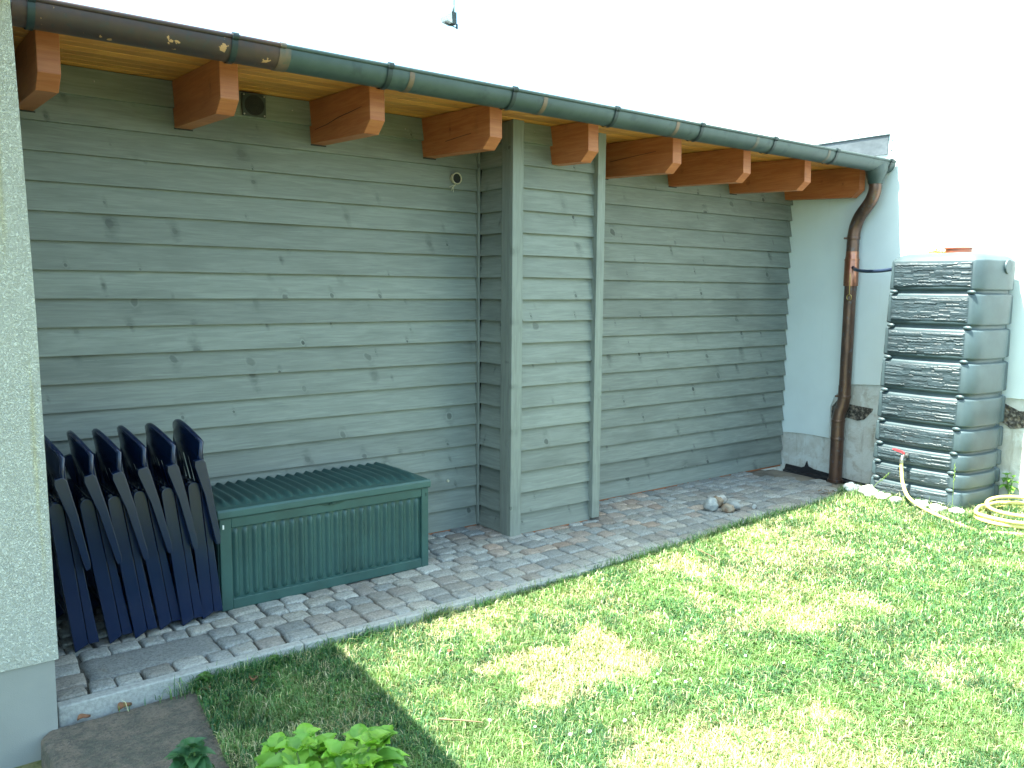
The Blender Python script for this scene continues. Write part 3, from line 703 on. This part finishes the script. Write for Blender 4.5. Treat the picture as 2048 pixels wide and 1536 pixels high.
for i, (z0, z1) in enumerate(bands):      # stone relief: layered ledges as real geometry
    r_ = random.Random(50+i); t_ = (z0-.05)/1.8; yL = -1.232-.078*t_; yR = -1.800-.075*t_; zb, zt = z0+.018, z1-.020
    ny, nz = 110, max(10, int((zt-zb)/.0042))
    rows = []; z_ = zb
    while z_ < zt:
        hh = r_.uniform(.006, .019); cells = []; y_ = 0
        while y_ < 1:
            l_ = r_.uniform(.04, .30); cells.append((y_, y_+l_, r_.uniform(0, 1)**1.2, r_.uniform(-.5, .5))); y_ += l_
        rows.append((z_, z_+hh, cells)); z_ += hh
    def rel_h(u, z_):
        zz = z_+.0045*noise.noise(Vector((u*9, i*3.7, z_*9)))+.003*noise.noise(Vector((u*30, i*3.7, z_*20)))
        for a0, a1, cells in rows:
            if a0 <= zz < a1:
                for c0, c1, hgt, sl_ in cells:
                    if c0 <= u < c1:
                        f_ = (zz-a0)/(a1-a0); return .0010+.0052*hgt+.0022*sl_*(f_-.5)*2+.0008*noise.noise(Vector((u*40, zz*160, i)))
        return .001
    def fn(u, v):
        y_ = yL+(yR-yL)*u; z_ = zb+(zt-zb)*v
        e = min(1, u*40, (1-u)*40, v*12, (1-v)*12)
        return (front_x(y_)-.0005-rel_h(u, z_)*e+.004*(1-e), y_, z_)
    a = MB(); a.grid(fn, ny, nz, smooth=False); a.build('stone_relief', M['tankrelief'], tk)
for i in range(8):
    zz = (bands[i][1]+bands[i+1][0])/2; t_ = (zz-.05)/1.8
    for y_ in (-1.240-.08*t_, -1.802-.075*t_):
        a = MB(); a.ball((front_x(y_)+.006, y_, zz), .015, .030, .014, 14, 8); a.build('lug', M['tank'], tk)
a = MB(); a.tube([(3.22, -1.955, 1.795), (3.22, -1.972, 1.795)], .050, 24); a.build('port_cap', M['tank'], tk, bevel=.003)
zt = bands[-1][1]+.055
a = MB(); a.tube([(3.18, -1.63, zt-.005), (3.18, -1.63, zt+.030)], .088, 32); a.tube([(3.18, -1.63, zt+.030), (3.18, -1.63, zt+.038)], .098, 32); a.build('fill_ring', M['terracotta'], tk)
a = MB(); a.tube([(2.885, -1.50, .400), (2.80, -1.50, .400)], .013, 10); a.tube([(2.85, -1.50, .400), (2.835, -1.50, .400)], .021, 6); a.tube([(2.812, -1.50, .40), (2.79, -1.50, .395), (2.785, -1.50, .37)], .012, 10); a.tube([(2.785, -1.50, .375), (2.785, -1.50, .35)], .016, 10)
tpb = a.build('tap', M['steel'], tk)
a = MB(); a.prism([(0, .0), (.02, .012), (.085, .020), (.088, .012), (.03, -.002), (.0, -.008)], lambda u, v, w_: (w_, -1.50+u, .425+v), 2.806, 2.820); a.tube([(2.813, -1.50, .40), (2.813, -1.50, .425)], .006, 8)
a.build('lever', M['redlever'], tpb)
rel(tk)
# netting lying on the tank
a = MB(); r_ = random.Random(3)
for k in range(26):
    p0 = Vector((3.14+r_.uniform(-.05, .05), -1.51+r_.uniform(-.05, .07), zt+.003)); pts = [p0]
    for q in range(5): pts.append(pts[-1]+Vector((r_.uniform(-.02, .02), r_.uniform(-.02, .02), r_.uniform(-.008, .011))))
    for p in pts: p.z = max(zt+.003, min(zt+.032, p.z))
    a.tube(smooth_path(pts, 3), .0028, 5)
tag(a.build('net_bundle', M['yellownet']), 'crumpled yellow netting lying on top of the water tank', 'netting')
# filler hose from the downpipe sleeve to the tank
a = MB(); a.tube(smooth_path([(3.355, -.69, 1.815), (3.33, -.72, 1.805), (3.22, -.80, 1.79), (3.12, -.95, 1.775), (3.06, -1.10, 1.775), (3.03, -1.22, 1.785), (3.03, -1.31, 1.79)]), .014, 12)
tag(a.build('filler_hose', M['hosedark']), 'short dark blue hose running from the copper downpipe to the tank', 'hose')
# garden hose
def gp(x, y_, dz=.012): return (x, y_, gz(x, y_)+dz)
pts = [(2.785, -1.50, .360), (2.782, -1.505, .30), (2.765, -1.53, .20), (2.72, -1.60, .12), (2.66, -1.72, .085), (2.60, -1.86, .066)]
pts += [gp(2.55, -2.00), gp(2.50, -2.12, .008), gp(2.52, -2.22, -.001), gp(2.56, -2.35, .012), gp(2.70, -2.56), gp(3.0, -2.72), gp(3.30, -2.65, .02)]
R0 = [(.40, .0), (.37, .014), (.33, .03), (.38, .045)]
for k in range(46):
    an = -1.1+k*2*math.pi/14; rr = .36+.035*math.sin(k*.9)+.02*math.cos(k*2.3)
    if k > 30: rr = .30
    cx = 3.03; cy = -2.28
    pts.append(gp(cx+rr*math.cos(an)*.98, cy+rr*math.sin(an)*.80, .014+.0022*k+.02*max(0, math.sin(an+.6))*(k > 20)))
a = MB(); a.tube(smooth_path(pts, 5), .0125, 10)
tag(a.build('garden_hose', M['hose']), 'pale yellow garden hose hanging from the tank tap and coiled on the grass', 'garden hose')
# white stones at the tank foot
WS = [(2.79, -1.11, .085, .06, .045), (2.80, -1.24, .08, .07, .046), (2.80, -1.36, .06, .05, .03), (2.79, -1.47, .05, .045, .022), (2.80, -1.66, .06, .055, .03), (2.79, -1.78, .06, .05, .026), (2.82, -1.90, .055, .05, .024)]
WL = ['largest white stone, nearest the downpipe end of the tank foot', 'white stone at the tank foot, second from the downpipe', 'pale white stone left of the hanging hose at the tank foot',
      'small flat white stone right behind the hanging hose', 'white stone right of the hanging hose at the tank foot', 'greyish white stone below the middle of the tank foot', 'small white stone at the right corner of the tank foot']
for i, (x, y_, rx, ry, rz) in enumerate(WS):
    a = MB(); a.ball((0, 0, 0), rx, ry, rz, 18, 10, .45, seed=i+3); o = a.build('white_stone', M['whitestone']); o.location = (x, y_, gz(x, y_)+rz*.7)
    tag(o, WL[i], 'stone', 'white stones along the tank foot')
# pile of cobbles on the paving
ST = [(1.60, -.70, .050, .058, .050, 'biggest grey cobble at the left of the little stone pile on the setts'), (1.665, -.81, .050, .045, .036, 'brown stained cobble at the front of the little stone pile'),
      (1.765, -.77, .058, .050, .034, 'flat grey cobble at the right of the little stone pile'), (1.72, -.665, .045, .042, .045, 'brown round cobble in the middle of the little stone pile'), (1.82, -.62, .070, .038, .036, 'pale long cobble at the back of the little stone pile')]
for i, (x, y_, rx, ry, rz, lb) in enumerate(ST):
    a = MB(); a.ball((0, 0, 0), rx, ry, rz, 20, 12, .35, seed=i+11)
    cm = plain('cobble_%s' % 'abcde'[i], [(.28, .29, .28), (.26, .22, .17), (.24, .25, .24), (.22, .17, .12), (.36, .36, .34)][i], .85, var=.2, scale=18, bump=.004, bscale=60, col2=[(.2, .2, .19), (.16, .09, .05), (.17, .18, .18), (.15, .10, .06), (.24, .22, .2)][i])
    o = a.build('cobble', cm); o.location = (x, y_, rz*.85); o.rotation_euler = (0, 0, i*.8); tag(o, lb, 'stone', 'pile of cobbles on the paving')
a = MB(); a.tube([(1.90, -.86, .014), (1.93, -.845, .014)], .014, 14); tag(a.build('bottle_cap', plain('pale_metal_cap', (.6, .62, .62), .35, metal=.6)), 'small shiny cap lying on the setts right of the stone pile', 'cap')

# ------------------------------------------------------------------ lamp hanging above the roof
lp = empty('floodlight', (.74, 1.5, 3.87), 'small floodlight with motion sensor hanging on a rod above the roof', 'floodlight')
a = MB(); a.tube([(.795, 1.5, 3.90), (.795, 1.5, 6.18)], .0035, 8); a.build('hanging_rod', M['bracket'], lp)
a = MB(); a.tube([(.795, 1.5, 3.96), (.785, 1.5, 3.895)], [.004, .014], 10); a.prism([(.745, 3.895), (.795, 3.895), (.797, 3.80), (.752, 3.80)], lambda u, v, w_: (u, w_, v), 1.46, 1.54); a.build('housing', M['bracket'], lp, bevel=.004)
a = MB(); a.prism([(.743, 3.893), (.685, 3.855), (.700, 3.815), (.75, 3.802)], lambda u, v, w_: (u, w_, v), 1.455, 1.545); a.build('lamp_glass', plain('pale_lamp_glass', (.5, .6, .62), .2), lp, bevel=.003)
a = MB(); a.tube([(.70, 1.5, 3.805), (.825, 1.5, 3.785)], .005, 8); a.tube([(.824, 1.5, 3.778), (.824, 1.5, 3.815)], .009, 8); a.build('sensor', M['guttergreen'], lp)
rel(lp)
# ------------------------------------------------------------------ vegetation
CAM = Vector(co.matrix_world.translation)
R3 = co.matrix_world.to_3x3().inverted()
nr = np.random.default_rng(5)
Rm = np.array(R3)
def proj_np(P_):
    d = (P_-np.array(CAM)) @ Rm.T; return d[:, 0]/-d[:, 2]*1686.3+1024, 768-d[:, 1]/-d[:, 2]*1686.3, -d[:, 2]
from mathutils import noise as mn
def fieldnoise(xy, sc, seed):
    # smooth value noise, vectorised
    g_ = nr if False else np.random.default_rng(seed); T = g_.random((64, 64)); p = xy*sc+100; i = np.floor(p).astype(int); f_ = p-i; f_ = f_*f_*(3-2*f_)
    a_ = T[i[:, 0] % 64, i[:, 1] % 64]; b_ = T[(i[:, 0]+1) % 64, i[:, 1] % 64]; c_ = T[i[:, 0] % 64, (i[:, 1]+1) % 64]; d_ = T[(i[:, 0]+1) % 64, (i[:, 1]+1) % 64]
    return (a_*(1-f_[:, 0])+b_*f_[:, 0])*(1-f_[:, 1])+(c_*(1-f_[:, 0])+d_*f_[:, 0])*f_[:, 1]
def gzv(xy):
    k = np.clip((xy[:, 0]+1.2)/4.2, 0, 1); k = k*k*(3-2*k); return -.055+.10*k
def rbox(xy, cx, cy, hx, hy, soft, rot=0.):
    c_, s_ = math.cos(rot), math.sin(rot); dx = xy[:, 0]-cx; dy = xy[:, 1]-cy; u = dx*c_+dy*s_; v = -dx*s_+dy*c_
    wob = (fieldnoise(xy, 9, 31)-.5)*.10
    return np.clip((1-np.maximum(np.abs(u)/hx, np.abs(v)/hy)+wob/min(hx, hy)*2.2+(fieldnoise(xy, 28, 35)-.5)*.25)/(soft*1.1), 0, 1)
def blob(xy, cx, cy, r_): 
    d_ = np.hypot(xy[:, 0]-cx, (xy[:, 1]-cy))/r_*.85+(fieldnoise(xy, 9, 33)-.5)*1.3+(fieldnoise(xy, 30, 36)-.5)*.6; return np.clip((1-d_)*1.3, 0, 1)
def dryness(xy):
    d_ = .62*np.clip((fieldnoise(xy, 1.9, 1)*.45+fieldnoise(xy, 5.5, 2)*.35+fieldnoise(xy, 16, 3)*.2-.44)*4.5, 0, 1)
    grn = np.maximum(blob(xy, 2.3, -2.3, .9), np.maximum(blob(xy, 1.2, -2.6, .6), blob(xy, .7, -3.2, .8)))*.6; d_ = np.clip(d_-grn, 0, 1)
    lush = rbox(xy, -.86, -2.0, .60, .46, .25, -.02); inner = rbox(xy, -.87, -1.97, .37, .275, .2, -.02)
    d_ = np.clip(d_-1.5*lush, 0, 1); d_ = np.maximum(d_, .95*inner)
    l2 = rbox(xy, -.30, -2.45, .75, .22, .4); d_ = np.clip(d_-1.3*l2, 0, 1)
    d_ = np.maximum(d_, .9*rbox(xy, -1.0, -2.95, .5, .38, .3))
    for cx, cy, r_, s_ in ((.33, -2.30, .20, 1), (.55, -1.47, .26, .95), (.15, -1.80, .12, .7), (-.20, -1.38, .16, .7), (-.40, -2.85, .12, .95), (.36, -2.98, .13, .95), (1.45, -1.30, .25, .75), (.10, -2.15, .12, .7), (.75, -2.35, .18, .7),
                           (-.7, -1.31, .2, .4), (1.0, -1.75, .3, .55), (2.0, -1.45, .25, .5)):
        d_ = np.maximum(d_, s_*blob(xy, cx, cy, r_))
    return d_
def scatter(n_, x0, x1, y0, y1):
    xy = np.column_stack([nr.uniform(x0, x1, n_), nr.uniform(y0, y1, n_)])
    z_ = gzv(xy); px, py, dp_ = proj_np(np.column_stack([xy, z_]))
    k = (px > -260) & (px < 2300) & (py < 1800) & (dp_ > .3)
    # outside the slab and under the tank
    k &= ~((xy[:, 0] < -2.25-.02+.12*(xy[:, 1]+1.17)) & (xy[:, 1] > -2.5)); k &= ~((xy[:, 0] > 2.88) & (xy[:, 1] > -1.95) & (xy[:, 1] < -1.2))
    return xy[k], dp_[k]
def blades(name, xy, hgt, wid, cols, label, nseg=2, droop=.5):
    n_ = len(xy); an = nr.uniform(0, 2*np.pi, n_); ln = nr.uniform(.15, 1., n_)*droop
    z0 = gzv(xy)-.004; dx = np.cos(an); dy = np.sin(an)
    h_ = hgt; px_ = -dy*wid/2; py_ = dx*wid/2
    base = np.column_stack([xy, z0]); P0 = base+np.column_stack([px_, py_, 0*px_]); P1 = base-np.column_stack([px_, py_, 0*px_])
    mid = base+np.column_stack([dx*h_*ln*.35, dy*h_*ln*.35, h_*.62]); P2 = mid+np.column_stack([px_, py_, 0*px_])*.8; P3 = mid-np.column_stack([px_, py_, 0*px_])*.8
    tip = base+np.column_stack([dx*h_*ln*1.05, dy*h_*ln*1.05, h_*(1-.35*ln)])
    V = np.stack([P0, P1, P3, P2, tip], 1).reshape(-1, 3).astype(np.float32)
    me = bpy.data.meshes.new(name); me.vertices.add(n_*5); me.vertices.foreach_set('co', V.ravel())
    b_ = np.arange(n_)*5
    L_ = np.stack([b_, b_+1, b_+2, b_+3, b_+3, b_+2, b_+4], 1).ravel().astype(np.int32)
    me.loops.add(n_*7); me.loops.foreach_set('vertex_index', L_)
    me.polygons.add(n_*2); st = np.stack([np.arange(n_)*7, np.arange(n_)*7+4], 1).ravel().astype(np.int32)
    me.polygons.foreach_set('loop_start', st)
    me.update(calc_edges=True)
    at = me.attributes.new('tint', 'FLOAT_COLOR', 'FACE'); cc = np.repeat(np.column_stack([cols, np.ones(n_)]), 2, 0).astype(np.float32); at.data.foreach_set('color', cc.ravel())
    me.materials.append(M['grass']); o = bpy.data.objects.new(name, me); C.objects.link(o)
    return tag(o, label, kind='stuff')
def grass_cols(xy):
    n_ = len(xy); d_ = dryness(xy); p = nr.random(n_)
    dry = p < (.11+.72*d_)
    G1 = np.array([.078, .170, .046]); G2 = np.array([.150, .255, .082]); G3 = np.array([.034, .115, .040]); D1 = np.array([.56, .49, .33]); D2 = np.array([.33, .34, .16])
    t_ = nr.random((n_, 1)); c_ = G1*(1-t_)+G2*t_
    lushf = (fieldnoise(xy, 3.1, 8)*.6+fieldnoise(xy, 9.3, 9)*.4 > .50)[:, None]; c_ = np.where(lushf & (nr.random((n_, 1)) < .6), G3*(.8+.5*t_), c_)
    c_ = np.where(dry[:, None], D1*t_+D2*(1-t_), c_)
    cl_ = (.72+.56*fieldnoise(xy, 22, 61))*(.85+.3*fieldnoise(xy, 6, 62))
    return c_*nr.uniform(.75, 1.25, (n_, 1))*cl_[:, None], d_
xy, dp_ = scatter(900000, -2.4, 3.5, -4.6, -1.145)
keep = nr.random(len(xy)) < np.clip(1.25*(2.3/dp_)**1.1, .25, 1); xy = xy[keep]; dp_ = dp_[keep]
cols, dd = grass_cols(xy)
sh_ = np.clip(1-np.abs(xy[:, 1]+1.2)/.10, 0, 1)*.010
hg = (.016+.036*nr.random(len(xy))**1.4)*(1-.35*dd)+sh_; wd = (.0018+.0016*nr.random(len(xy)))*np.clip(dp_/2.6, 1, 2.0)
blades('grass', xy, hg, wd, cols, 'short patchy lawn grass, green and straw coloured', droop=1.1)
# longer tufts along the tank, wall and kerb end
tx = []
for cx, cy, n_, sx, sy in ((2.78, -1.08, 900, .16, .10), (2.84, -1.5, 1000, .10, .45), (2.9, -2.02, 700, .35, .08), (3.25, -2.05, 700, .25, .12), (2.45, -1.18, 900, .40, .05), (-2.05, -1.20, 900, .3, .04), (-1.5, -1.18, 700, .4, .03), (-1.05, -1.155, 500, .12, .02), (-.6, -1.16, 500, .5, .03), (.4, -1.155, 700, .6, .025), (1.1, -1.15, 500, .4, .03), (1.6, -1.14, 800, .5, .02), (3.35, -1.1, 300, .08, .08)):
    tx.append(np.column_stack([nr.normal(cx, sx*.5, n_), np.minimum(-1.085 if cx > 2.3 else -1.14, nr.normal(cy, sy*.5, n_))]))
xy = np.concatenate(tx); xy = xy[xy[:, 0] < 3.47]; cols, dd = grass_cols(xy); cols = cols*np.array([.85, 1., .9])
blades('tall_grass', xy, .035+.06*nr.random(len(xy))**2, .0035+0*xy[:, 0], cols, 'longer grass tufts along kerb and tank foot', droop=1.0)
# clover: small round leaflets
def leaflets(name, xy, size, zadd, base, label):
    a = MB(); n_ = len(xy)
    for (x, y_) in xy:
        z_ = gz(x, y_)+zadd*rnd.uniform(.5, 1.2); k = rnd.uniform(.7, 1.35); c_ = tuple(b_*k for b_ in base); a0 = rnd.uniform(0, 6.28)
        s_ = size*rnd.uniform(.7, 1.3)
        for q in range(3):
            an = a0+q*2.094; tl = rnd.uniform(-.4, .7)
            cx, cy = x+math.cos(an)*s_*.55, y_+math.sin(an)*s_*.55
            e1 = Vector((math.cos(an), math.sin(an), tl)).normalized()*s_*.5; e2 = Vector((-math.sin(an), math.cos(an), rnd.uniform(-.3, .3))).normalized()*s_*.45; c0 = Vector((cx, cy, z_))
            a.add([c0+e1*math.cos(t_)+e2*math.sin(t_) for t_ in (0, 1.05, 2.1, 3.14, 4.19, 5.24)], [(0, 1, 2, 3, 4, 5)], 0, c_)
    return tag(a.build(name, M['leaf']), label, kind='stuff')
xy, dp_ = scatter(60000, -2.4, 2.6, -4.2, -1.16)
d_ = dryness(xy); f_ = fieldnoise(xy, 1.7, 44)
lush = np.maximum(rbox(xy, -.86, -2.0, .62, .50, .3), rbox(xy, -.45, -2.5, .8, .3, .4))*(1-rbox(xy, -.87, -1.97, .37, .275, .2))
k = nr.random(len(xy)) < np.clip((f_-.52)*1.2+.40*lush+.35*(xy[:, 0] < -1.7), .01, .6)*(1-d_)*.75
xy = xy[k][:11000]
leaflets('clover', xy, .011, .022, (.060, .155, .038), 'clover leaves spread through the greener lawn patches')
# white clover flowers
a = MB(); a.ball((0, 0, .0), .0085, .0085, .007, 8, 6, .3); fl = a.build('clover_flower', M['white']); 
spots = [(-.375, -1.98), (-.642, -2.359), (-1.044, -2.467), (-.98, -2.452), (-1.208, -2.448), (.025, -2.651), (.054, -2.717), (-.068, -2.419), (-1.35, -2.30), (-1.28, -2.42), (-.72, -2.32), (-.66, -2.28), (-.55, -2.42), (-.48, -2.31), (.10, -2.66), (.0, -2.60), (.22, -2.71), (.30, -2.62), (-.2, -2.28), (-.30, -2.12), (-.62, -2.40), (-.90, -2.36), (-.15, -2.55), (.40, -2.48), (-.22, -2.40), (-1.46, -2.16)]
ordw = 'closest,second closest,third closest,fourth closest,fifth closest,sixth closest,seventh closest,eighth closest,ninth closest,tenth closest,eleventh closest,twelfth closest,thirteenth closest,fourteenth closest,fifteenth closest,sixteenth closest,seventeenth closest,eighteenth closest,nineteenth closest,twentieth closest'.split(',')
spots = sorted(spots, key=lambda p: -p[1])[:20]
for i, (x, y_) in enumerate(spots):
    o = fl if i == 0 else copy_tree(fl); o.location = (x, y_, gz(x, y_)+.026); s_ = rnd.uniform(.5, .9); o.scale = (s_, s_, s_)
    tag(o, 'small white clover flower in the lawn, %s to the kerb' % ordw[i], 'flower', 'white clover flowers in the lawn')
# fallen leaves and twigs
def dead_leaf(x, y_, z_, s_, rz, lb):
    a = MB()
    def fn(u, v):
        w_ = math.sin(math.pi*u)**.7*.36*(2*v-1); return ((u-.5)*s_, w_*s_, s_*(.16*(2*v-1)**2+.12*math.sin(u*5)+.03))
    a.grid(fn, 10, 6); o = a.build('fallen_leaf', M['deadleaf']); o.location = (x, y_, z_); o.rotation_euler = (.1, -.1, rz); tag(o, lb, 'leaf', 'fallen brown leaves'); return o
dead_leaf(-2.536, -1.175, -.058, .065, .5, 'curled brown leaf on the stone slab against the kerb')
dead_leaf(-2.683, -1.172, -.058, .05, .2, 'small brown leaf on the stone slab nearest the house corner')
dead_leaf(-2.057, -1.285, -.035, .055, 1.2, 'brown leaf lying in the shaded grass')
dead_leaf(-2.245, -1.245, -.045, .055, 2.2, 'brown leaf under the weed beside the slab corner')
dead_leaf(-1.251, -1.563, -.025, .032, .3, 'tiny orange leaf in the sunlit grass near the shadow edge')
def twig(p, q, lb):
    p, q = Vector(p), Vector(q); a = MB(); pts = [p+(q-p)*t_/6+Vector((rnd.uniform(-.004, .004), rnd.uniform(-.004, .004), 0)) for t_ in range(7)]
    a.tube(pts, [.004, .0035, .003, .003, .0028, .002, .0015], 6); tag(a.build('twig', M['twig']), lb, 'twig')
twig((.76, -1.275, .012), (.70, -1.50, .014), 'thin dark twig lying on the sunlit lawn near the kerb')
twig((-1.62, -2.05, -.02), (-1.50, -2.17, -.02), 'pale dry stalk on the lawn behind the bright green bush')
# dry debris at paving end
a = MB(); r_ = random.Random(9)
for k in range(26):
    p = Vector((2.80+r_.uniform(-.08, .08), -.88+r_.uniform(-.06, .06), r_.uniform(-.01, .02))); d_ = Vector((r_.uniform(-1, 1), r_.uniform(-1, 1), r_.uniform(-.1, .5)))*.035; a.tube([p, p+d_*.6, p+d_], .0022, 5)
tag(a.build('dry_weed', M['twig']), 'clump of withered brown weed on the earth near the downpipe', 'weed')
# leafy plants
def leaf_into(a, base, d, s_, c_, droop=.3, w=.36, up=Vector((0, 0, 1)), teeth=True):
    d = d.normalized(); side = d.cross(up).normalized(); nrm = side.cross(d).normalized(); nu = 12; vs = []; fs = []
    for i in range(nu+1):
        u = i/nu; wd_ = w*s_*math.sin(math.pi*min(1, u**.8*1.0))**.85*(1-.15*u)
        if teeth and 0 < i < nu: wd_ *= 1+.07*(1 if i % 2 else -1)
        cpt = base+d*s_*u-up*(droop*s_*u*u)
        for v in (-1, -.5, 0, .5, 1):
            crinkle = .035*s_*math.sin(u*22+abs(v)*3)*(abs(v) > .2)
            vs.append(cpt+side*wd_*v+nrm*(.16*s_*abs(v)**1.3*math.sin(math.pi*u)+crinkle*.35))
    for i in range(nu):
        for v in range(4): fs.append((i*5+v, (i+1)*5+v, (i+1)*5+v+1, i*5+v+1))
    a.add(vs, fs, 0, c_, True)
def bush(name, x, y_, z0, n_, rad, hgt, size, cols, lb, cat, seed, stems=6):
    e = empty(name, (x, y_, z0), lb, cat); r_ = random.Random(seed); sm = MB(); lf = MB(); tops = []
    for k in range(stems):
        an = r_.uniform(0, 6.28); rr = rad*math.sqrt(r_.random())*.8; tops.append(Vector((x+rr*math.cos(an), y_+rr*math.sin(an), z0+hgt*r_.uniform(.75, 1.0))))
    for T_ in tops:
        b0 = Vector((x+r_.uniform(-.03, .03), y_+r_.uniform(-.03, .03), z0)); sm.tube([b0, b0.lerp(T_, .5)+Vector((0, 0, .02)), T_], [.006, .005, .003], 7)
        a0 = r_.uniform(0, 6.28)
        for lv in range(3):
            for q in range(n_):
                an = a0+lv*.78+q*6.283/n_+r_.uniform(-.2, .2); el = [.75, .30, -.1][lv]+r_.uniform(-.15, .15); s_ = size*[.75, 1.05, 1.1][lv]*r_.uniform(.8, 1.15)
                c_ = r_.choice(cols); kk = r_.uniform(.85, 1.15)
                leaf_into(lf, T_-Vector((0, 0, lv*hgt*.16)), Vector((math.cos(an)*math.cos(el), math.sin(an)*math.cos(el), math.sin(el))), s_, tuple(v*kk for v in c_), droop=.35, w=.34)
    sm.build('stem', plain('green_stem', (.12, .2, .05), .6), e); lf.build('foliage', M['leaf'], e); rel(e); return e
bush('hydrangea', -2.29, -2.45, -.05, 5, .25, .33, .105, [(.20, .40, .045), (.25, .45, .06), (.15, .33, .045)], 'bright lime green leafy hydrangea bush at the bottom edge of the photo', 'bush', 4, stems=17)
bush('broadleaf_weed', -2.515, -1.95, -.065, 4, .05, .20, .085, [(.05, .14, .06), (.07, .17, .07)], 'dull green broad-leaved plant in front of the brown stone slab', 'plant', 8, stems=3)
bush('small_weed', -2.215, -1.20, -.05, 3, .035, .045, .035, [(.09, .2, .04), (.07, .16, .035)], 'small leafy weed at the slab and kerb corner', 'weed', 12, stems=3)
bush('small_weed', -1.93, -1.175, -.045, 3, .03, .035, .03, [(.08, .18, .04)], 'small leafy weed at the kerb right of the slab corner', 'weed', 15, stems=3)
bush('bindweed', 3.42, -1.99, .04, 3, .05, .24, .05, [(.14, .30, .05), (.10, .25, .04)], 'bindweed with pointed leaves climbing at the right edge of the tank', 'plant', 21, stems=3)
# tall grass ears in front of the tank
for k, (x, y_, h_, lb) in enumerate([(2.84, -1.86, .36, 'tall grass ear standing before the smooth corner of the tank'), (2.80, -1.22, .22, 'thin leaning grass stalk before the left of the tank')]):
    a = MB(); zb = gz(x, y_); tip = Vector((x+(0 if k == 0 else -.02), y_+(0 if k == 0 else -.20), zb+h_)); b0 = Vector((x, y_, zb)); a.tube([b0, b0.lerp(tip, .5)+Vector((0, 0, .01)), tip], .0016, 5, t=(.2, .3, .08))
    for q in range(9): 
        p = b0.lerp(tip, .62+.04*q); a.ball(p+Vector((.002, (-1)**q*.004, 0)), .003, .003, .008, 6, 5, t=(.22, .34, .10))
    tag(a.build('grass_ear', M['leaf']), lb, 'grass')
